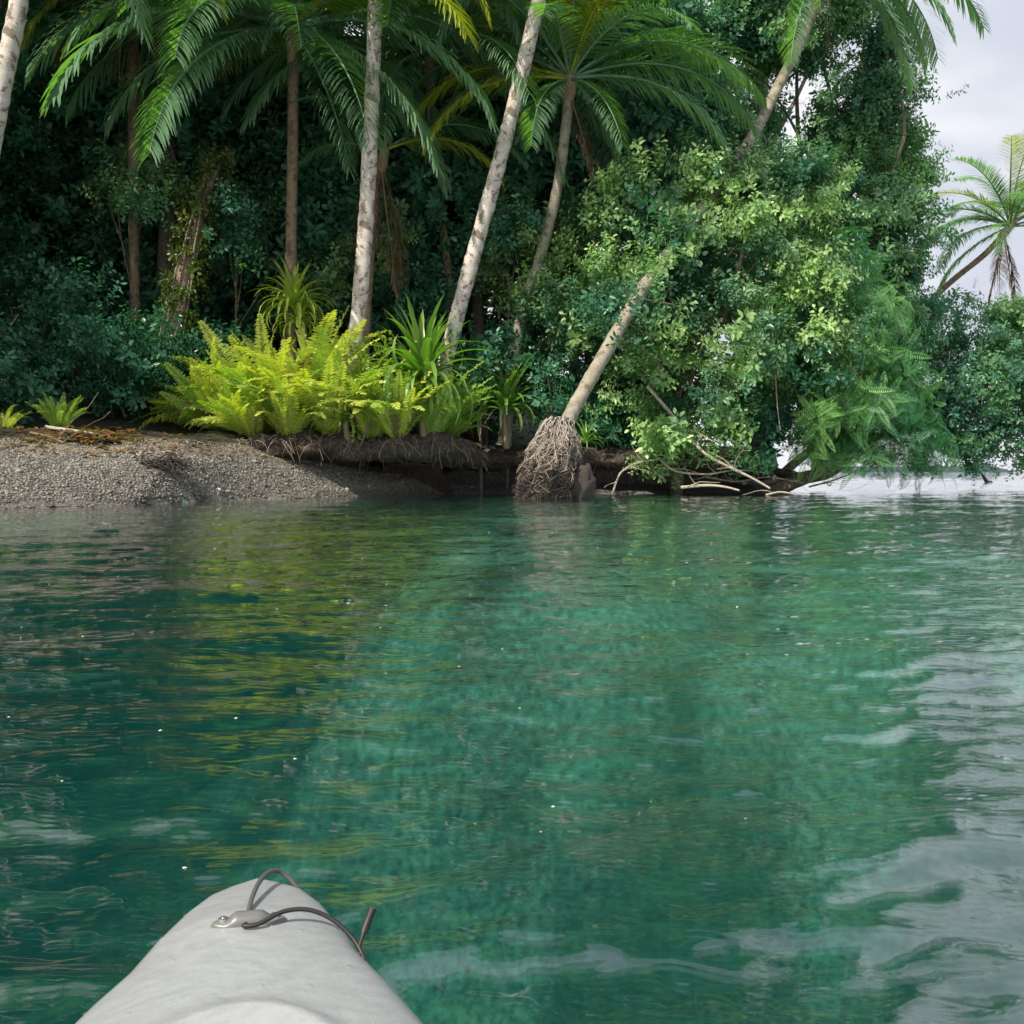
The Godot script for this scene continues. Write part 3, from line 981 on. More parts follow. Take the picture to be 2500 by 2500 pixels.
func forest() -> void:
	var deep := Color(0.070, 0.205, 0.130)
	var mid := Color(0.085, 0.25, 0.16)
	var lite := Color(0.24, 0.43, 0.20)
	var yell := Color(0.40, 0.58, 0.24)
	var back := [
		[-0.09, 0.14, 36.0, 0.11, 0.24, "tall dark forest tree filling the left edge behind the leaning trunk"],
		[0.05, 0.12, 36.5, 0.11, 0.22, "dark forest tree behind the leftmost pale leaning trunk"],
		[0.165, 0.18, 36.0, 0.09, 0.17, "dark forest tree above the vine wrapped trunk"],
		[0.255, 0.12, 37.0, 0.10, 0.22, "forest tree behind the palm with sweeping fronds"],
		[0.375, 0.20, 35.5, 0.10, 0.18, "shaded forest tree behind the tallest blotched palm trunk"],
		[0.47, 0.06, 36.5, 0.11, 0.20, "forest tree behind the right leaning pale palm"],
		[0.59, 0.07, 35.5, 0.10, 0.15, "mid green forest tree behind the yellow green palm crown"],
		[0.42, -0.10, 43.0, 0.15, 0.12, "high forest crown reaching out of the top of the picture, above the pale palms"],
		[0.20, -0.10, 43.0, 0.15, 0.12, "high forest crown out of the top of the picture, above the brown trunked palm"],
		[0.585, -0.10, 43.0, 0.12, 0.12, "high forest crown above the yellow green palm, out of the top of the picture"],
		[0.735, -0.11, 43.0, 0.09, 0.12, "high forest crown above the root ball palm's crown, out of the top of the picture"],
		[0.10, -0.27, 47.0, 0.15, 0.10, "topmost far crown above the dark left of the forest"],
		[0.33, -0.27, 47.0, 0.15, 0.10, "topmost far crown above the tall pale trunk"],
		[0.56, -0.27, 47.0, 0.15, 0.10, "topmost far crown above the leaning palms"],
		[0.745, -0.26, 46.0, 0.10, 0.10, "topmost far crown above the leafy tree at the right"],
		[0.01, -0.11, 42.0, 0.15, 0.14, "high forest crown over the dark left corner of the shore"],
	]
	for k in back.size():
		var b: Array = back[k]
		var c := at(b[0], 0.4, b[2])
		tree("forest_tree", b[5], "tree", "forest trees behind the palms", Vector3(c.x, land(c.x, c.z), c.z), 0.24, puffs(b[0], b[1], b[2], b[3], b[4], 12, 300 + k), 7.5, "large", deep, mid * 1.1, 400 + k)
	var rear := [[-0.02, 0.30], [0.10, 0.31], [0.22, 0.30], [0.34, 0.31], [0.46, 0.30], [0.57, 0.27], [0.66, 0.20]]
	for k in rear.size():
		var b: Array = rear[k]
		var c := at(b[0], 0.4, 42.0)
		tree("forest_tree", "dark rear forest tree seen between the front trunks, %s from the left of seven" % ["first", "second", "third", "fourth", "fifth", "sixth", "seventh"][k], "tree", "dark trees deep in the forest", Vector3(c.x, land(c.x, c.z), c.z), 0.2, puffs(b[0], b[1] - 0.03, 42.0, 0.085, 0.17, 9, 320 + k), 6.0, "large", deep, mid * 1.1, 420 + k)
	# the tall trees just outside the picture whose shade lies over the left of the shore
	var lobes_made := -1
	for a in [[-19.0, -21.0, 11.0], [-22.0, -29.0, 12.0], [-18.5, -35.0, 12.5], [-25.0, -16.0, 11.0], [-24.0, -37.0, 13.0], [-19.8, -26.0, 14.5], [-16.5, -28.5, 19.0], [-12.0, -33.5, 21.0]]:  # last two are unseen crowns added to block sun and sky
		var foot := Vector3(a[0], land(a[0], a[1]), a[1])
		var lobes := []
		lobes_made += 1
		rng.seed = int(-a[1])
		for k in 9:
			var th := k * 2.4
			var q := Vector3(a[0] + cos(th) * R(1.0, 3.2), a[2] + R(-5.5, 3.0), a[1] + sin(th) * R(1.0, 3.2))
			var d := -q.z
			# back from a place to the layout terms that tree() takes
			var uu := 0.5 + q.x / d / (2.0 * HALF)
			var vv := 0.46 - (q.y - EYE) / d / (2.0 * HALF)
			lobes.append([uu, vv, d, 2.1 / d / 1.0412, 1.7 / d / 1.0412])
		tree("forest_tree", ["tall shade tree beside the beach, just outside the left edge", "tall shade tree behind the leftmost palm, outside the left edge", "tall shade tree at the left edge, deepest in the forest", "tall shade tree nearest the water outside the left edge", "tall shade tree farthest off beyond the left edge", "tall shade tree leaning over the beach's back, left of the picture", "unseen canopy tree added for shade high above the leftmost palms", "highest unseen canopy tree added for shade over the vine wrapped trunk"][lobes_made], "tree", "shade trees left of the view", foot, 0.3, lobes, 5.0, "large", deep, mid * 1.1, int(440 - a[1]))

	# the leafy masses on the right
	var c := at(0.66, 0.45, 32.5)
	tree("shore_tree", "broad leafy tree hanging over the water right of the root ball", "tree", "", Vector3(c.x, land(c.x, c.z), c.z), 0.2, [[0.70, 0.175, 31, 0.045, 0.035], [0.64, 0.20, 31, 0.045, 0.035], [0.76, 0.205, 31, 0.05, 0.04], [0.585, 0.245, 31.5, 0.04, 0.035], [0.68, 0.25, 30.5, 0.055, 0.045], [0.785, 0.275, 31, 0.045, 0.045], [0.548, 0.30, 31.5, 0.034, 0.035], [0.635, 0.32, 28.8, 0.02, 0.022], [0.606, 0.316, 27.3, 0.011, 0.011], [0.640, 0.262, 28.2, 0.013, 0.012], [0.625, 0.295, 27.8, 0.008, 0.009], [0.655, 0.235, 28.8, 0.014, 0.012], [0.598, 0.30, 28.6, 0.014, 0.016], [0.612, 0.335, 28.0, 0.014, 0.014], [0.62, 0.30, 30.6, 0.05, 0.045], [0.705, 0.33, 30, 0.06, 0.05], [0.79, 0.335, 31, 0.04, 0.045], [0.625, 0.375, 30.2, 0.035, 0.035], [0.69, 0.395, 30, 0.05, 0.04], [0.655, 0.43, 30.2, 0.028, 0.022], [0.72, 0.435, 30.4, 0.035, 0.02], [0.525, 0.325, 31, 0.024, 0.022], [0.585, 0.325, 30.6, 0.04, 0.025], [0.74, 0.27, 30.4, 0.04, 0.04]], 12.5, "small", mid * 0.8, yell, 501)
	c = at(0.80, 0.45, 38.0)
	tree("shore_tree", "tall dense tree behind, its edge standing against the grey sky", "tree", "", Vector3(c.x, 0.6, c.z), 0.28, [[0.78, 0.02, 37, 0.05, 0.045], [0.845, 0.035, 37, 0.03, 0.04], [0.86, 0.10, 37, 0.033, 0.035], [0.878, 0.155, 37, 0.03, 0.035], [0.825, 0.12, 37.5, 0.04, 0.04], [0.835, 0.205, 37, 0.05, 0.045], [0.882, 0.225, 37, 0.024, 0.03], [0.855, 0.28, 37, 0.035, 0.04], [0.886, 0.285, 37, 0.016, 0.025], [0.775, 0.19, 38, 0.045, 0.045], [0.71, 0.05, 38, 0.045, 0.045], [0.72, 0.13, 38, 0.03, 0.03], [0.82, -0.05, 37, 0.05, 0.04], [0.74, -0.06, 38, 0.06, 0.04], [0.87, 0.35, 37, 0.03, 0.05], [0.80, 0.30, 36.5, 0.035, 0.04], [0.76, 0.28, 37, 0.035, 0.04]], 19.0, "small", mid * 0.8, lite * 1.1, 502)
	c = at(0.745, 0.468, 33.5)
	tree("feathery_tree", "bright green feathery leaved tree with a dark trunk bowed along the water", "tree", "", Vector3(c.x, 0.1, c.z), 0.24, [[0.78, 0.365, 32.5, 0.026, 0.028], [0.82, 0.36, 32, 0.035, 0.03], [0.85, 0.395, 32, 0.036, 0.03], [0.81, 0.415, 31.6, 0.036, 0.022], [0.865, 0.43, 32, 0.036, 0.017], [0.88, 0.37, 32.5, 0.018, 0.026], [0.85, 0.315, 32.8, 0.022, 0.026], [0.835, 0.27, 33, 0.022, 0.026], [0.80, 0.442, 31.8, 0.022, 0.010], [0.845, 0.445, 31.8, 0.022, 0.009], [0.885, 0.447, 32.0, 0.022, 0.008]], 13.0, "feather", Color(0.07, 0.24, 0.12), Color(0.22, 0.46, 0.13), 503, [at(0.785, 0.467, 33.2), at(0.812, 0.460, 32.8), at(0.832, 0.44, 32.5)])
	c = at(0.735, 0.455, 40.0)
	tree("mangrove_tree", "low blue green tree at the far right reaching out over the sea", "tree", "", Vector3(c.x, -0.4, c.z), 0.18, [[0.925, 0.375, 40, 0.036, 0.045], [0.965, 0.375, 40, 0.032, 0.04], [1.0, 0.39, 40, 0.035, 0.045], [0.955, 0.425, 40, 0.034, 0.024], [0.99, 0.435, 40, 0.03, 0.018], [0.91, 0.335, 40, 0.024, 0.03], [0.897, 0.29, 40, 0.018, 0.025], [0.935, 0.305, 40.5, 0.018, 0.012], [0.915, 0.42, 40, 0.03, 0.03], [1.03, 0.37, 40, 0.03, 0.05], [0.98, 0.345, 40, 0.02, 0.02]], 12.0, "small", Color(0.08, 0.23, 0.17), Color(0.18, 0.37, 0.18), 504, [at(0.80, 0.435, 40.5), at(0.87, 0.425, 40.3), at(0.92, 0.41, 40.0)])
	c = at(1.0, 0.40, 41.5)
	tree("yellow_shrub", "flat topped yellow green bush under the lone palm", "shrub", "", Vector3(c.x, c.y, c.z), 0.08, [[0.978, 0.313, 42, 0.016, 0.007], [0.995, 0.312, 42, 0.02, 0.008], [1.012, 0.318, 42, 0.02, 0.012]], 24.0, "small", lite, yell, 505)

	# undergrowth; some bushes get yellower leaf colours in place of sunlight
	var under := [[0.0, 0.375, 26.5, 0.045, 0.045, 0, "dark undergrowth bush at the left edge above the driftwood"], [0.075, 0.37, 27.5, 0.045, 0.05, 0, "dark undergrowth bush behind the leaf strewn sand"], [0.04, 0.31, 29.5, 0.05, 0.05, 0, "dark leafy sapling rising behind the undergrowth at the left edge"], [0.125, 0.36, 28.5, 0.03, 0.05, 0, "dark undergrowth bush left of the vine wrapped trunk"], [0.205, 0.37, 30.5, 0.035, 0.045, 0, "dark undergrowth bush between the vine wrapped trunk and the ferns"], [0.135, 0.185, 31.5, 0.035, 0.028, 1, "leafy bough coloured as if sunlit in the dark forest at the left"], [0.23, 0.225, 31.8, 0.024, 0.035, 1, "leafy bough coloured as if sunlit beside the brown palm trunk"], [0.47, 0.36, 31.5, 0.025, 0.045, 0, "dark bush behind the right leaning pale trunk's foot"], [0.40, 0.31, 33.0, 0.03, 0.05, 0, "dark bush seen between the two pale palm trunks"], [0.31, 0.28, 32.5, 0.022, 0.045, 1, "leafy bush coloured as if lit between the brown trunk and the tall pale trunk"], [0.575, 0.395, 32.8, 0.035, 0.045, 0, "dark bush in the shade under the leafy tree, right of the leaning trunk"], [0.635, 0.375, 35.0, 0.04, 0.045, 0, "dark bush glimpsed through the leafy tree above the fallen branch"], [0.745, 0.40, 36.5, 0.04, 0.05, 0, "dark bush seen through the gap behind the hanging liana"], [0.62, 0.42, 33.5, 0.04, 0.035, 0, "dark low bush on the bank beneath the leafy tree"], [0.535, 0.385, 30.8, 0.022, 0.03, 0, "dark bush behind the top of the root ball"], [0.375, 0.24, 33.0, 0.025, 0.05, 1, "leafy vine clump just right of the tall pale trunk"], [0.495, 0.24, 32.5, 0.026, 0.06, 1, "leafy climber right of the second leaning pale trunk"]]
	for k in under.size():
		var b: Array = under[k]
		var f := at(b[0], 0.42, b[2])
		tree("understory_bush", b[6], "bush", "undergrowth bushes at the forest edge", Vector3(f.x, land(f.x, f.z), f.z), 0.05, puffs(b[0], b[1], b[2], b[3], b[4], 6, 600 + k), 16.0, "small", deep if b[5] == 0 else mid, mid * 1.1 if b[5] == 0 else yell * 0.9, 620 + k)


# ---------------------------------------------------------------- ferns and rosettes
func bank_top(x: float, z: float) -> float:
	return maxf(land(x, z), 1.62 + 0.12 * noise.get_noise_2d(x * 0.6, z * 0.6))

func fern_clump(label: String, u: float, d: float, size: float, count: int, lean: Vector3, m: Material, sd: int) -> void:
	rng.seed = sd
	var p := at(u, 0.42, d)
	p.y = bank_top(p.x, p.z)
	var o := thing("fern_clump", p, label, "fern", "yellow green ferns on the eroded bank")
	count = int(count * 1.35)
	for k in count:
		var th := k * 2.4 + R(-0.3, 0.3)
		var f := sqrt((k + 0.5) / count)
		var out := Vector3(cos(th), 0, sin(th))
		var dir := (Vector3.UP + out * (0.10 + 0.70 * f) + lean * R(0.6, 1.2)).normalized()
		# turn the frond so that it bends away from the middle of the clump
		var y := dir
		var z := (out - y * out.dot(y)).normalized()
		var b := Basis(y.cross(z), y, z) * Basis(Vector3.UP, R(-0.5, 0.5))
		var s := 1.30 * size * R(0.75, 1.12) * (1.0 - 0.15 * f)
		var fr := part("frond", ferns[rng.randi() % 4], o, Transform3D(b.scaled(Vector3.ONE * s), out * 0.16 * f))
		var odd := R(0, 1)
		if odd < 0.05 and f > 0.5: fr.set_surface_override_material(0, M.palm_dead)
		elif odd < 0.36: fr.set_surface_override_material(0, M.fern_green)
		elif m != M.fern_leaf: fr.set_surface_override_material(0, m)

func rosette(called: String, label: String, category: String, p: Vector3, size: float, count: int, shapes: Array, m: Material, stem: float, sd: int, spread := 1.0) -> void:
	rng.seed = sd
	var o := thing(called, p, label, category)
	if stem > 0.05:
		part("stem", tube_mesh([Vector3(0.05, -0.2, 0), Vector3(0, stem * 0.5, 0), Vector3(0, stem, 0)], [0.11, 0.085, 0.07], M.bark_brown, 8, 1.0, 0.15), o)
	for k in count:
		var th := k * 2.4 + R(-0.2, 0.2)
		var f := (k + 0.5) / count
		var out := Vector3(cos(th), 0, sin(th))
		var y := (Vector3.UP * (1.15 - f * 0.9 * spread) + out * (0.15 + 0.9 * f * spread)).normalized()
		var z := (out - y * out.dot(y)).normalized()
		var shape: Mesh = shapes[clampi(int(f * 4.0 + R(-0.7, 0.7)), 0, 3)]
		var s := size * R(0.8, 1.12)
		var l := part("leaf", shape, o, Transform3D(Basis(y.cross(z), y, z).scaled(Vector3.ONE * s), Vector3(0, stem - 0.12 * f * size * 0.3, 0)))
		if m != M.strap_leaf: l.set_surface_override_material(0, m)

func understorey() -> void:
	var F: Material = M.fern_leaf
	var Gn: Material = M.fern_green
	var L := Vector3.LEFT
	var B := Vector3.BACK
	fern_clump("fern clump at the mound's left end, fronds sweeping low over the sand", 0.233, 28.6, 2.3, 44, L * 0.85 + B * 0.2 - Vector3.UP * 0.35, F, 701)
	fern_clump("low fern clump at the mound's front left, above the bank's thin end", 0.248, 27.6, 1.7, 40, L * 0.5 + B * 0.4 - Vector3.UP * 0.2, F, 702)
	fern_clump("tall fern clump below the brown palm trunk, left of centre of the mound", 0.266, 28.7, 2.8, 46, L * 0.3, F, 703)
	fern_clump("tallest fern clump in the middle of the mound", 0.298, 28.6, 3.0, 50, L * 0.08, F, 704)
	fern_clump("front fern clump in the middle of the mound, over the dark overhang", 0.283, 27.6, 2.0, 44, B * 0.35, F, 705)
	fern_clump("fern clump against the foot of the tall pale trunk", 0.322, 28.0, 2.6, 40, B * 0.25, F, 706)
	fern_clump("fern clump between the tall pale trunk and the screw pine", 0.362, 28.2, 2.35, 40, B * 0.2, F, 707)
	fern_clump("low fern clump below the screw pine at the mound's right front", 0.388, 27.7, 2.0, 38, B * 0.4, F, 708)
	fern_clump("green fern clump at the right end of the mound", 0.418, 28.4, 2.0, 34, Vector3.RIGHT * 0.4 + B * 0.2, Gn, 709)
	fern_clump("small shaded fern clump at the corner of the bank, right of the screw pine", 0.437, 29.2, 1.2, 26, Vector3.RIGHT * 0.5 + B * 0.3, Gn, 710)
	fern_clump("small green fern on the sand under the dark bushes at the left", 0.058, 24.2, 0.8, 22, Vector3.ZERO, Gn, 711)
	fern_clump("tiny fern tuft on the berm at the left edge", 0.004, 23.6, 0.6, 16, Vector3.ZERO, F, 712)
	var p := at(0.412, 0.42, 28.0)
	p.y = bank_top(p.x, p.z)
	rosette("screw_pine", "spiky screw pine with arching strap leaves at the mound's right", "plant", p, 2.3, 84, straps, M.strap_leaf, 1.7, 721, 1.35)
	p = at(0.493, 0.43, 30.2)
	p.y = bank_top(p.x, p.z)
	rosette("screw_pine", "shaded screw pine with drooping dark leaves left of the root ball", "plant", p, 1.9, 46, straps, M.strap_leaf, 1.0, 722)
	p = at(0.338, 0.42, 27.6)
	p.y = bank_top(p.x, p.z)
	rosette("strap_plant", "small strap leaved plant at the foot of the tall pale trunk", "plant", p, 1.35, 26, straps, M.strap_leaf, 0.5, 723)
	rosette("bromeliad", "bright yellow green bromeliad perched on the brown palm trunk", "plant", at(0.287, 0.297, 29.8), 1.45, 80, straps, M.strap_bright, 0.0, 724, 1.25)
	rosette("bromeliad", "lower bromeliad on the brown palm trunk, just above the ferns", "plant", at(0.292, 0.314, 29.8), 1.1, 50, straps, M.strap_bright, 0.0, 725, 1.3)
	p = at(0.313, 0.42, 28.9)
	p.y = bank_top(p.x, p.z)
	rosette("bird_nest_fern", "broad leaved bird's nest fern standing up behind the mound's crest", "fern", p, 2.9, 16, wide_straps, M.strap_bright, 0.2, 726, 0.45)
	p = at(0.545, 0.41, 29.5)
	p.y = bank_top(p.x, p.z) + 0.3
	rosette("strap_plant", "little strap leaved plant at the right of the root ball's neck", "plant", at(0.572, 0.432, 29.0), 0.8, 22, straps, M.strap_leaf, 0.0, 727)
	var f := at(0.352, 0.42, 27.5)
	tree("leafy_shrub", "small bright leafy shrub in the ferns right of the tall trunk", "shrub", "", Vector3(f.x, bank_top(f.x, f.z), f.z), 0.03, [[0.352, 0.372, 27.5, 0.013, 0.014], [0.35, 0.395, 27.4, 0.012, 0.015], [0.357, 0.357, 27.6, 0.009, 0.009]], 16.0, "small", Color(0.20, 0.32, 0.05), Color(0.42, 0.48, 0.07), 730)

func plants() -> void:
	make_shared()
	forest()
	palms()
	understorey()


# ---------------------------------------------------------------- bank, beach and flotsam
func bank(called: String, label: String, path: Array, section: Array, sd: int, roots: int, root_mat: Material) -> void:
	# path: (x, metres ahead, height of the top) along the lip; section: (metres forward of the lip, height as a share of the top)
	rng.seed = sd
	var foot := Vector3(path[0][0], 0.0, -path[0][1])
	var o := thing(called, foot, label, "bank")
	var line := []
	for p in path: line.append(Vector3(p[0], p[2], -p[1]))
	line = spline(line, 10)
	var sec := []
	for q in section: sec.append(Vector3(q[0], q[1], 0))
	sec = spline(sec, 4)
	var mb := MB.new()
	var m_ := sec.size()
	for k in line.size():
		var tg: Vector3 = line[mini(k + 1, line.size() - 1)] - line[maxi(k - 1, 0)]
		var fwd := Vector3(-tg.z, 0, tg.x).normalized()
		if fwd.z < 0: fwd = -fwd
		for j in m_:
			var s: Vector3 = sec[j]
			var p: Vector3 = Vector3(line[k].x, line[k].y * s.y, line[k].z) + fwd * s.x
			var q := p * 0.9
			p += fwd * 0.55 * noise.get_noise_3dv(q * 0.6) + Vector3.UP * 0.22 * noise.get_noise_3dv(q + Vector3(9, 0, 0)) + (fwd * 0.16 + Vector3.UP * 0.08) * noise.get_noise_3dv(p * 3.2)
			mb.vert(p - foot, fwd)
	for k in line.size() - 1:
		for j in m_ - 1:
			var q := k * m_ + j
			mb.quad(q, q + 1, q + m_ + 1, q + m_)
	mb.smooth()
	var body := part("soil", mb.mesh(M.bank_soil), o)
	# root fibres that lie over the lip and hang from it
	var rt := MB.new()
	for k in roots:
		var f := R(0, line.size() - 2)
		var i0 := int(f)
		var lip: Vector3 = line[i0].lerp(line[i0 + 1], f - i0)
		if noise.get_noise_2d(lip.x * 1.3, 5.0) + R(-0.35, 0.35) < -0.05: continue
		var p := Vector3(lip.x, lip.y * R(0.82, 1.02), lip.z) + Vector3(0, 0, R(-0.5, 0.3)) - foot
		var d := Vector3(R(-0.9, 0.9), R(-0.2, 0.15), R(0.3, 1.0)).normalized()
		var pts := []
		var rr := []
		var ln := 0.03 + 0.14 * pow(R(0, 1), 2.0)
		for s in 7:
			pts.append(p); rr.append(lerpf(0.011, 0.004, s / 6.0))
			p += d * ln
			d = (d + Vector3(R(-0.35, 0.35), -R(0.15, 0.5), R(-0.35, 0.2))).normalized()
		tube(rt, pts, rr, 4, 1.0, 0.0, false)
	part("hanging_roots", rt.mesh(root_mat), body).set_meta("kind", "stuff")

func banks() -> void:
	var over := [[-5.5, 0.8], [-3.4, 1.0], [-1.4, 1.04], [-0.35, 1.02], [0.12, 0.93], [0.22, 0.80], [0.08, 0.70], [-0.5, 0.64], [-1.6, 0.60], [-2.6, 0.55], [-3.0, 0.30], [-3.1, -0.1]]
	bank("eroded_bank", "dark undercut bank of soil and roots below the yellow fern mound", [[-8.9, 27.4, 1.25], [-8.2, 27.0, 1.42], [-7.2, 26.8, 1.62], [-6.2, 27.0, 1.70], [-5.0, 27.5, 1.72], [-4.2, 28.0, 1.70], [-3.7, 28.5, 1.6]], over, 801, 520, M.root_fibre)
	bank("eroded_bank", "rounded undercut bank end below the screw pine", [[-4.0, 28.3, 1.55], [-3.4, 27.9, 1.74], [-2.6, 28.1, 1.80], [-1.9, 28.6, 1.72], [-1.35, 29.5, 1.5], [-1.1, 30.6, 1.3]], over, 802, 420, M.root_fibre)
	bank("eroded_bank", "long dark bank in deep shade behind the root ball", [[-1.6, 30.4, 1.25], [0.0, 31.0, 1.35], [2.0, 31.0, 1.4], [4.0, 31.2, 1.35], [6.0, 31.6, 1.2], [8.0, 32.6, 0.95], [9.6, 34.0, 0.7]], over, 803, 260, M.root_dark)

func pebble_mesh(sd: int) -> ArrayMesh:
	rng.seed = sd
	var mb := MB.new()
	var sq := Vector3(R(0.8, 1.25), R(0.45, 0.7), R(0.8, 1.2))
	for j in 5:
		var el := -PI / 2 + PI * j / 4.0
		for k in 6:
			var az := TAU * k / 6.0
			var p := Vector3(cos(el) * cos(az), sin(el), cos(el) * sin(az))
			mb.vert(p * sq * (1.0 + 0.18 * noise.get_noise_3dv(p * 2.0 + Vector3(sd, 0, 0))), p)
	for j in 4:
		for k in 6:
			var q := j * 6 + k
			var q2 := j * 6 + (k + 1) % 6
			mb.quad(q2, q, q + 6, q2 + 6)
	mb.smooth()
	return mb.mesh(M.pebble)

func beach() -> void:
	# pebbles: thousands, too small to tell apart
	var shapes := [pebble_mesh(1), pebble_mesh(2), pebble_mesh(3)]
	var xfs := [[], [], []]
	var cols := [[], [], []]
	rng.seed = 900
	var tries := 0
	while tries < 120000:
		tries += 1
		var x := R(-13.5, -1.0)
		var s := R(-0.6, 4.2)
		var z := -(shore_at(x) + s)
		var h := land(x, z)
		if s > 2.5 + 1.2 * noise.get_noise_2d(x * 0.5, z * 0.5) and R(0, 1) < 0.85: continue
		if x > -3.5 and s > 1.4: continue
		var r := 0.010 + 0.026 * pow(R(0, 1), 2.5)
		if R(0, 1) < 0.004: r = R(0.04, 0.08)
		var k := tries % 3
		xfs[k].append(Transform3D(Basis.from_euler(Vector3(R(-0.5, 0.5), R(0, TAU), R(-0.5, 0.5))).scaled(Vector3.ONE * r), Vector3(x, h + r * 0.25, z)))
		var g := R(0.05, 0.22) * (1.6 if R(0, 1) < 0.12 else 1.0) * (0.6 if h < 0.14 + 0.1 * noise.get_noise_2d(x, z) else 1.0)
		cols[k].append(Color(g, g * R(0.92, 0.99), g * R(0.78, 0.96)))
	var o: MultiMeshInstance3D
	for k in 3:
		o = many("pebbles" if k == 0 else "pebbles_%03d" % k, shapes[k], xfs[k], cols[k], self)
		tag(o, "grey rounded pebbles of the beach", "pebbles", "", "stuff")

func log_of(called: String, label: String, category: String, group: String, pts: Array, r0: float, r1: float, m: Material, sd: int, twigs := 0) -> Node3D:
	rng.seed = sd
	var foot: Vector3 = pts[0]
	var o := thing(called, foot, label, category, group)
	var loc := []
	for p in pts: loc.append(p - foot)
	loc = spline(loc, 7)
	var rr := []
	for k in loc.size(): rr.append(lerpf(r0, r1, float(k) / (loc.size() - 1)))
	part("stem", tube_mesh(loc, rr, m, 8, 1.0, 0.22), o)
	for t in twigs:
		var k := rng.randi_range(2, loc.size() - 2)
		var p: Vector3 = loc[k]
		var d := (Vector3(R(-1, 1), R(-0.3, 0.9), R(-0.6, 0.9))).normalized()
		var tp := []
		var tr := []
		var ln := R(0.12, 0.3)
		for s in 6:
			tp.append(p); tr.append(maxf(0.006, rr[k] * 0.5 * (1.0 - s / 6.5)))
			p += d * ln
			d = (d + Vector3(R(-0.4, 0.4), R(-0.35, 0.3), R(-0.4, 0.4))).normalized()
		part("twig", tube_mesh(tp, tr, m, 5, 1.0, 0.1), o)
	return o

func on_land(u: float, v: float, lift := 0.04) -> Vector3:
	# where the line of sight (u, v) meets the land
	var d := 12.0
	while d < 45.0:
		var p := at(u, v, d)
		if p.y <= land(p.x, p.z) + 0.01: return Vector3(p.x, land(p.x, p.z) + lift, p.z)
		d += 0.05
	return at(u, v, 25.0)

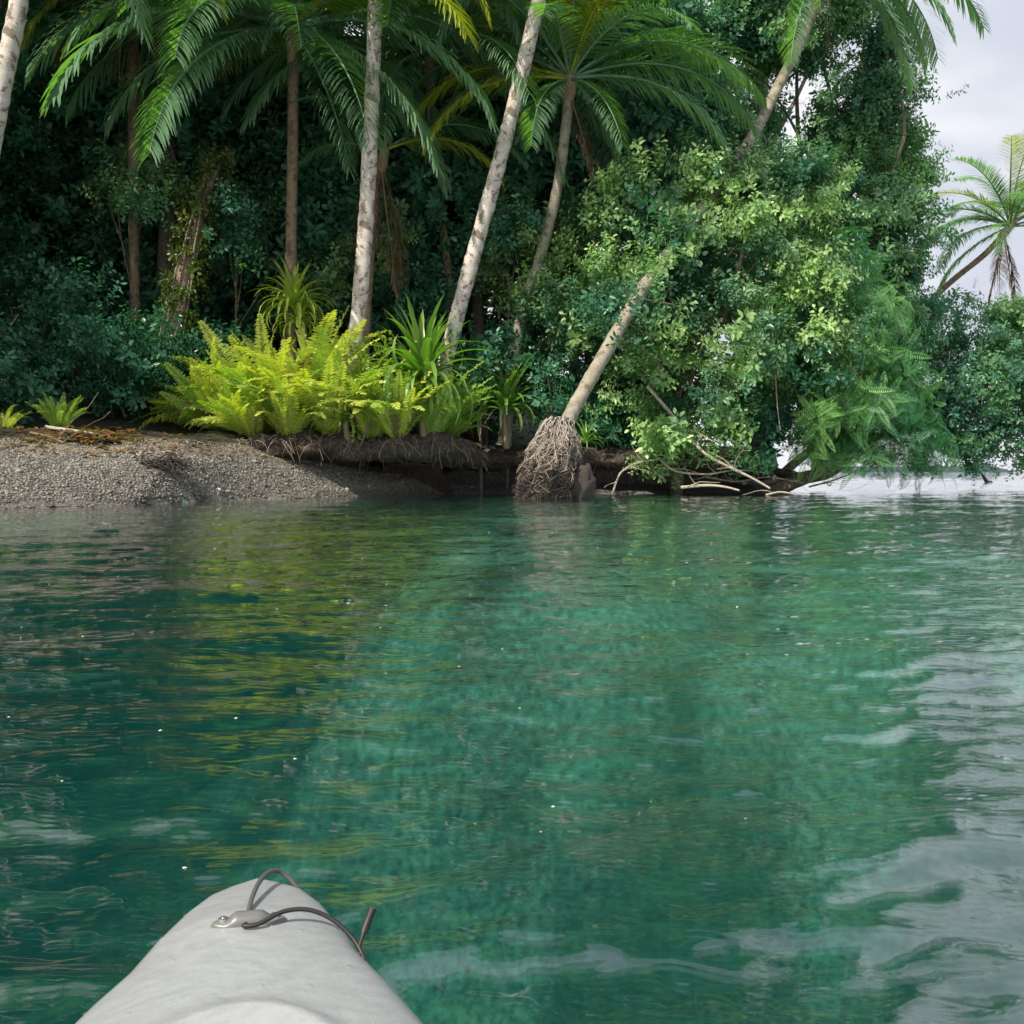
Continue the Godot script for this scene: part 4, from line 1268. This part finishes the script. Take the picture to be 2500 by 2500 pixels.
func flotsam() -> void:
	log_of("driftwood_stick", "long pale stick lying along the berm's leaf litter", "driftwood", "", [on_land(0.045, 0.4185), on_land(0.075, 0.4225), on_land(0.11, 0.428)], 0.05, 0.025, M.grey_wood, 911, 1)
	log_of("driftwood_stick", "short brown stick among the red leaves on the sand", "driftwood", "", [on_land(0.03, 0.424), on_land(0.05, 0.429), on_land(0.062, 0.434)], 0.035, 0.02, M.branch_bark, 912, 2)
	log_of("driftwood_stick", "thin bare stick leaning up at the far left among the dark bushes", "driftwood", "", [at(-0.005, 0.335, 28.0), at(0.01, 0.318, 28.0), at(0.018, 0.307, 28.0)], 0.03, 0.012, M.grey_wood, 913, 1)
	# leaf litter: uncounted fallen leaves
	rng.seed = 915
	var lf := MB.new()
	leaf(lf, Vector3.ZERO, Vector3.FORWARD, Vector3.UP, 0.22, 0.10, 0.1, 1.0)
	var lm := lf.mesh(M.leaf)
	var xfs := []
	var cols := []
	for k in 900:
		var p: Vector3
		if k < 520:
			p = on_land(clampf(0.10 + 0.05 * R(-1, 1) * R(0.3, 1.0) - (0.05 if k % 3 == 0 else 0.0), 0.0, 0.2), 0.425 + R(-0.007, 0.008), 0.03)
		else:
			var x := R(-11.0, -4.0)
			p = Vector3(x, 0, -(shore_at(x) + R(2.2, 5.5)))
			p.y = land(p.x, p.z) + 0.03
		xfs.append(Transform3D(Basis.from_euler(Vector3(R(-0.5, 0.5), R(0, TAU), R(-0.5, 0.5))).scaled(Vector3.ONE * R(0.5, 1.2)), p))
		cols.append(Color(0.30, 0.13, 0.055).lerp(Color(0.20, 0.14, 0.08), R(0, 1)) * R(0.6, 1.2))
	tag(many("leaf_litter", lm, xfs, cols, self), "reddish brown fallen leaves scattered on the sand", "leaves", "", "stuff")
	# dark tuft of washed-up weed
	var p := on_land(0.158, 0.457, 0.0)
	var o := thing("weed_clump", p, "black clump of washed up weed on the pebble slope", "weed clump")
	var wb := MB.new()
	rng.seed = 920
	for k in 170:
		var a := R(0, TAU)
		var q := Vector3(R(-0.5, 0.35), R(0.02, 0.16), R(-0.25, 0.25))
		var pts := []
		var rr := []
		var d := Vector3(R(-0.2, 1.0), R(-0.1, 0.35), R(-0.4, 0.4) + 0.2 * cos(a)).normalized()
		for s in 5:
			pts.append(q); rr.append(0.016 - 0.0025 * s)
			q += d * R(0.07, 0.13)
			d = (d + Vector3(R(-0.2, 0.3), -0.28, R(-0.3, 0.3))).normalized()
		tube(wb, pts, rr, 4, 1.0, 0.0, false)
	part("strands", wb.mesh(M.root_dark), o)

	# fallen branches in the water under the leafy tree
	var grp := "dead branches in the shallows"
	log_of("fallen_branch", "long brown branch slanting down out of the leafy tree into the water", "branch", grp, [at(0.632, 0.377, 29.6), at(0.665, 0.415, 29.4), at(0.685, 0.44, 29.2), at(0.71, 0.455, 29.0), at(0.735, 0.467, 28.8), at(0.752, 0.477, 28.6)], 0.055, 0.03, M.grey_wood, 931, 5)
	log_of("fallen_branch", "pale bent stick lying on the waterline below the slanting branch", "branch", grp, [at(0.665, 0.476, 29.4), at(0.69, 0.474, 29.2), at(0.708, 0.4755, 29.0), at(0.722, 0.479, 28.8)], 0.05, 0.025, M.grey_wood, 932, 2)
	log_of("fallen_branch", "pale arched stick just breaking the water, lowest of the dead branches", "branch", grp, [at(0.748, 0.4835, 28.4), at(0.762, 0.4805, 28.5), at(0.778, 0.483, 28.4)], 0.035, 0.015, M.grey_wood, 933, 1)
	log_of("fallen_branch", "bare twiggy branch standing in the shade right of the root ball", "branch", grp, [at(0.598, 0.482, 29.6), at(0.606, 0.462, 29.7), at(0.622, 0.452, 29.8), at(0.640, 0.449, 29.8)], 0.035, 0.015, M.grey_wood, 934, 6)
	log_of("fallen_branch", "tangled grey branch half under the leaves at the bank's right end", "branch", grp, [at(0.645, 0.449, 30.2), at(0.66, 0.46, 30.0), at(0.69, 0.463, 30.0), at(0.72, 0.459, 30.2), at(0.75, 0.462, 30.4)], 0.04, 0.015, M.grey_wood, 935, 9)
	log_of("fallen_branch", "dark tangle of thin branches beside the bowed trunk", "branch", grp, [at(0.69, 0.466, 30.6), at(0.72, 0.470, 30.4), at(0.75, 0.466, 30.4), at(0.785, 0.472, 30.6)], 0.04, 0.015, M.branch_bark, 936, 9)
	log_of("fallen_branch", "thin branch reaching up right from beneath the feathery tree", "branch", grp, [at(0.79, 0.4755, 31.5), at(0.82, 0.467, 31.6), at(0.845, 0.455, 31.6), at(0.86, 0.445, 31.6)], 0.03, 0.012, M.branch_bark, 937, 4)

	# lianas
	log_of("hanging_liana", "single thin liana hanging straight down the leafy tree's face", "liana", "", [at(0.754, 0.30, 29.0), at(0.755, 0.34, 28.9), at(0.7575, 0.37, 28.9), at(0.759, 0.395, 28.9), at(0.762, 0.42, 28.9)], 0.018, 0.014, M.root_fibre, 941)
	vine_trunk()
	far_shore()

func vine_trunk() -> void:
	# a dead leaning trunk wound with climbers
	var a := at(0.150, 0.41, 30.0)
	a.y = land(a.x, a.z)
	var pts := [a, at(0.160, 0.36, 30.0), at(0.176, 0.29, 30.0), at(0.193, 0.215, 30.0), at(0.212, 0.155, 30.0)]
	rng.seed = 951
	var o := thing("vine_wrapped_trunk", a, "leaning dead trunk wrapped in climbing vines on the dark left", "tree")
	var loc := []
	for p in pts: loc.append(p - a)
	loc = spline(loc, 10)
	var rr := []
	for k in loc.size(): rr.append(lerpf(0.34, 0.15, float(k) / (loc.size() - 1)))
	part("trunk", tube_mesh(loc, rr, M.bark_brown, 12, 1.0, 0.25), o)
	for v in 9:
		var ph := R(0, TAU)
		var turn := R(-0.22, 0.22)
		var vp := []
		var vr := []
		var k0 := rng.randi_range(0, 8)
		for k in range(k0, loc.size(), 2):
			ph += turn + R(-0.2, 0.2)
			var off: Vector3 = Vector3(cos(ph), 0.1, sin(ph)) * (rr[k] * 1.12 + (0.12 if v > 6 else 0.0))
			vp.append(loc[k] + off); vr.append(0.028)
		if vp.size() > 2: part("vine", tube_mesh(vp, vr, M.root_fibre, 5, 1.0, 0.1), o)
	var kinds: Array = sprigs.small
	var xfs := []
	var cols := []
	for k in 420:
		var i := rng.randi_range(0, loc.size() - 1)
		var th := R(0, TAU)
		var dir := Vector3(cos(th), R(-0.6, 0.4), sin(th)).normalized()
		xfs.append(Transform3D(lean_to(dir, R(0, TAU)).scaled(Vector3.ONE * R(0.5, 1.0)), loc[i] + dir * rr[i] * R(0.9, 1.6)))
		cols.append(Color(0.06, 0.11, 0.03).lerp(Color(0.17, 0.20, 0.05), R(0, 1)))
	many("foliage", kinds[1], xfs, cols, o)

func far_shore() -> void:
	# low wooded island on the horizon
	rng.seed = 961
	var mb := MB.new()
	var d := 620.0
	var x0 := at(0.80, 0.46, d).x
	var x1 := at(0.993, 0.46, d).x
	var n_ := 160
	for k in n_ + 1:
		var f := float(k) / n_
		var x := lerpf(x0, x1, f)
		var h := (3.2 + 2.6 * absf(noise.get_noise_1d(f * 60.0)) + 1.4 * noise.get_noise_1d(f * 9.0)) * pow(1.0 - pow(absf(f * 2.0 - 1.0), 10.0), 0.6)
		if f > 0.82: h *= 1.7 - 0.6 * (f - 0.82) / 0.18
		for j in 5:
			var th := PI * j / 4.0
			mb.vert(Vector3(x, maxf(0.0, h * sin(th)) - 0.3, -d - 30.0 * (1.0 - cos(th)) / 2.0 + R(-1, 1)), Vector3.UP)
	for k in n_:
		for j in 4:
			var q := k * 5 + j
			mb.quad(q, q + 5, q + 6, q + 1)
	mb.smooth()
	top("distant_island", mb.mesh(M.far_wood), "low dark wooded island on the horizon at the far right", "", "", "structure")
	var s := at(0.962, 0.4725, 60.0)
	s.y = -0.2
	var o := thing("snag", s, "small dark snag sticking up out of the pale water at the far right", "snag")
	part("stem", tube_mesh([Vector3(0.25, 0, 0), Vector3(0.05, 0.35, 0), Vector3(-0.22, 0.75, 0), Vector3(-0.3, 0.9, 0)], [0.11, 0.12, 0.06, 0.02], M.root_dark, 7, 1.0, 0.2), o)
	part("twig", tube_mesh([Vector3(0.1, 0.3, 0), Vector3(0.35, 0.28, 0), Vector3(0.5, 0.2, 0)], [0.06, 0.05, 0.02], M.root_dark, 6, 1.0, 0.2), o)

func flecks() -> void:
	# scraps of foam and leaf floating on the water near the kayak
	rng.seed = 971
	var mb := MB.new()
	var mid := mb.vert(Vector3(0, 0.25, 0), Vector3.UP)
	for k in 9:
		var th := TAU * k / 9.0
		var r := 1.0 + 0.35 * sin(k * 2.3)
		mb.vert(Vector3(cos(th) * r, 0.0, sin(th) * r), Vector3(cos(th) * 0.4, 0.9, sin(th) * 0.4).normalized())
	for k in 9: mb.tri(mid, 1 + (k + 1) % 9, 1 + k)
	var xfs := []
	var cols := []
	for k in 70:
		var d := 1.0 + 11.0 * pow(R(0, 1), 1.4)
		var x := R(-0.55, 0.25) * d
		if absf(x + 0.26) < 0.26 and d < 1.4: continue
		var r := R(0.0015, 0.0045) * (0.7 + 0.14 * d)
		xfs.append(Transform3D(Basis(Vector3.UP, R(0, TAU)).scaled(Vector3(r, r, r * R(0.5, 1.6))), Vector3(x, swell(x, -d) + 0.001, -d)))
		cols.append(Color(0.6, 0.63, 0.61) if R(0, 1) < 0.8 else Color(0.3, 0.33, 0.12))
	tag(many("foam_flecks", mb.mesh(M.foam), xfs, cols, self), "tiny white flecks floating on the water near the kayak", "foam", "", "stuff")

func small_things() -> void:
	banks()
	beach()
	flotsam()
	flecks()
	kayak()


# ---------------------------------------------------------------- the kayak
const BOW := Vector3(-0.270, -0.001, -1.026)      # the eye sits 0.42 m above the deck
const HEADING := 0.18          # radians to the left of straight ahead

func half_beam(s: float) -> float:
	# half the deck's width, s metres behind the tip of the bow
	var pts := [[0.0, 0.0], [0.002, 0.016], [0.005, 0.027], [0.011, 0.043], [0.024, 0.060], [0.055, 0.079], [0.11, 0.101], [0.167, 0.119], [0.218, 0.143], [0.327, 0.184], [0.5, 0.235], [0.8, 0.29], [1.2, 0.345], [1.6, 0.36], [2.0, 0.345], [2.5, 0.26], [2.85, 0.13], [3.0, 0.0]]
	for k in pts.size() - 1:
		if s <= pts[k + 1][0]:
			var f: float = (s - pts[k][0]) / (pts[k + 1][0] - pts[k][0])
			return 1.13 * lerpf(pts[k][1], pts[k + 1][1], f)
	return 0.0

func deck_height(s: float, t: float) -> float:
	# t runs from -1 at the left gunwale to 1 at the right one
	var y := 0.285 + 0.055 * exp(-s * 2.2) + 0.05 * soft(2.2, 3.0, s)
	y += 0.026 * (1.0 - t * t) * minf(1.0, s * 6.0 + 0.35)
	# moulded round bowl in the fore deck
	var x := t * half_beam(s)
	var r := Vector2(x - 0.008, (s - 0.405) * 0.95).length()
	y -= 0.030 * (1.0 - soft(0.02, 0.105, r))
	y += 0.004 * exp(-pow((r - 0.108) / 0.010, 2.0))
	# seat and foot well behind the lens
	var well := (1.0 - soft(0.6, 0.8, absf(t))) * soft(0.75, 0.85, s) * (1.0 - soft(2.05, 2.2, s))
	return y - 0.14 * well

func kayak() -> void:
	var o := thing("kayak", BOW, "light grey plastic kayak bow pointing at the shore", "kayak")
	o.rotation.y = HEADING
	o.scale = Vector3.ONE * 0.83
	var mb := MB.new()
	var ss := []
	var s := 0.0
	while s < 3.0:
		ss.append(s)
		s += 0.001 if s < 0.012 else 0.003 if s < 0.03 else (0.008 if s < 0.6 else 0.03)
	ss.append(3.0)
	var nt := 48
	var ns := 14
	var row := nt + 1 + 2 * ns
	for q in ss:
		var hb := half_beam(q)
		var keel := -0.10 * soft(0.0, 0.7, q) * (1.0 - soft(2.4, 3.0, q)) + 0.12 * exp(-q * 5.0)
		for k in row:
			var p: Vector3
			if k >= ns and k <= ns + nt:
				var t := -1.0 + 2.0 * (k - ns) / nt
				t = sin(t * PI / 2.0) * 0.6 + t * 0.4
				var drop := 0.020 * pow(absf(t), 14.0)
				p = Vector3(t * hb, deck_height(q, t) - drop, q)
			else:
				var side := -1.0 if k < ns else 1.0
				var f: float = float(ns - k) / ns if k < ns else float(k - ns - nt) / ns
				var gun := deck_height(q, side) - 0.020
				var th := f * PI / 2.0
				var out := hb * (cos(th * 1.0) if f > 0.0 else 1.0)
				out = hb * pow(cos(th), 0.55) + 0.006 * sin(minf(1.0, f * 6.0) * PI)
				p = Vector3(side * out, lerpf(gun, keel, pow(sin(th), 1.25)), q)
			mb.vert(p, Vector3.UP)
	for j in ss.size() - 1:
		for k in row - 1:
			var q := j * row + k
			mb.quad(q, q + row, q + row + 1, q + 1)
	mb.smooth()
	part("hull", mb.mesh(M.grey_polyethylene), o)

	# lens-shaped deck fitting with a bolt at each end
	var f := MB.new()
	var at_s := 0.128
	var nu := 28
	var nv := 10
	for j in nu + 1:
		var e := -1.0 + 2.0 * j / nu
		var wd := 0.0125 * pow(maxf(0.0, 1.0 - pow(absf(e), 2.6)), 0.6) + 0.0005
		var ht := 0.006 + 0.008 * (1.0 - soft(0.3, 0.62, absf(e)))
		ht *= pow(maxf(0.0, 1.0 - pow(absf(e), 8.0)), 0.5)
		for k in nv + 1:
			var th := PI * k / nv
			var y := deck_height(at_s, 0.0) - 0.003
			f.vert(Vector3(e * 0.043, y + ht * sin(th), at_s + wd * cos(th)), Vector3.UP)
	for j in nu:
		for k in nv:
			var q := j * (nv + 1) + k
			f.quad(q, q + nv + 1, q + nv + 2, q + 1)
	f.smooth()
	var fit := part("deck_fitting", f.mesh(M.grey_nylon), o)
	for side: float in [-1.0, 1.0]:
		var b := MB.new()
		var y := deck_height(at_s, 0.0) + 0.004
		tube(b, [Vector3(side * 0.0285, y - 0.003, at_s), Vector3(side * 0.0285, y + 0.001, at_s), Vector3(side * 0.0285, y + 0.0022, at_s)], [0.0055, 0.0055, 0.003], 14)
		part("bolt", b.mesh(M.steel), fit)

	# the cord: up from the fitting, over the bow and down its right side
	var y0 := deck_height(0.1, 0.0)
	var over := spline([Vector3(-0.002, y0 + 0.000, 0.118), Vector3(0.000, y0 + 0.007, 0.090), Vector3(0.006, y0 + 0.012, 0.055), Vector3(0.016, y0 + 0.012, 0.026), Vector3(0.030, y0 + 0.005, 0.010), Vector3(0.050, y0 - 0.014, 0.016), Vector3(0.070, y0 - 0.045, 0.030), Vector3(0.070, y0 - 0.10, 0.05)], 8)
	var rr := []
	for k in over.size(): rr.append(0.0030)
	part("bow_loop", tube_mesh(over, rr, M.grey_cord, 10), o)
	var y1 := deck_height(0.14, 0.0)
	var along := spline([Vector3(0.0, y1 + 0.001, 0.134), Vector3(-0.004, y1 + 0.004, 0.147), Vector3(0.012, y1 + 0.005, 0.148), Vector3(0.040, y1 + 0.012, 0.136), Vector3(0.070, y1 + 0.010, 0.134), Vector3(0.100, y1 - 0.004, 0.142), Vector3(0.124, y1 - 0.026, 0.160), Vector3(0.138, y1 - 0.052, 0.20), Vector3(0.160, y1 - 0.075, 0.26), Vector3(0.186, y1 - 0.095, 0.33), Vector3(0.24, y1 - 0.12, 0.52), Vector3(0.32, y1 - 0.12, 0.9)], 8)
	rr = []
	for k in along.size(): rr.append(0.0026)
	part("deck_line", tube_mesh(along, rr, M.black_cord, 10), o)
	var tail := spline([Vector3(0.124, y1 - 0.026, 0.160), Vector3(0.129, y1 - 0.016, 0.150), Vector3(0.135, y1 - 0.004, 0.142), Vector3(0.141, y1 + 0.008, 0.137)], 6)
	rr = []
	for k in tail.size(): rr.append(0.0026 if k < 7 else (0.0046 if k < tail.size() - 2 else 0.005))
	part("cord_end", tube_mesh(tail, rr, M.black_cord, 10), o)

	# spray on the deck
	rng.seed = 990
	var bead := MB.new()
	var tip := bead.vert(Vector3(0, 0.42, 0), Vector3.UP)
	for j in 3:
		var el := PI / 2.0 * (2 - j) / 3.0
		for q in 10:
			var th := TAU * q / 10.0
			bead.vert(Vector3(cos(th) * cos(el), 0.42 * sin(el), sin(th) * cos(el)), Vector3(cos(th) * cos(el), 0.8 * sin(el) + 0.1, sin(th) * cos(el)).normalized())
	for q in 10:
		bead.tri(tip, 1 + (q + 1) % 10, 1 + q)
		for j in 2:
			var a := 1 + j * 10
			bead.quad(a + q, a + (q + 1) % 10, a + 10 + (q + 1) % 10, a + 10 + q)
	var xfs := []
	for q in 150:
		var sx := R(0.03, 0.75)
		var t := R(-0.92, 0.92)
		var r := 0.0012 + 0.003 * pow(R(0, 1), 2.5)
		xfs.append(Transform3D(Basis(Vector3.UP, R(0, TAU)).scaled(Vector3(r, r, r * R(0.8, 1.5))), Vector3(t * half_beam(sx), deck_height(sx, t) - 0.020 * pow(absf(t), 14.0) - 0.0001, sx)))
	many("water_drops", bead.mesh(M.water_drop), xfs, [], o)
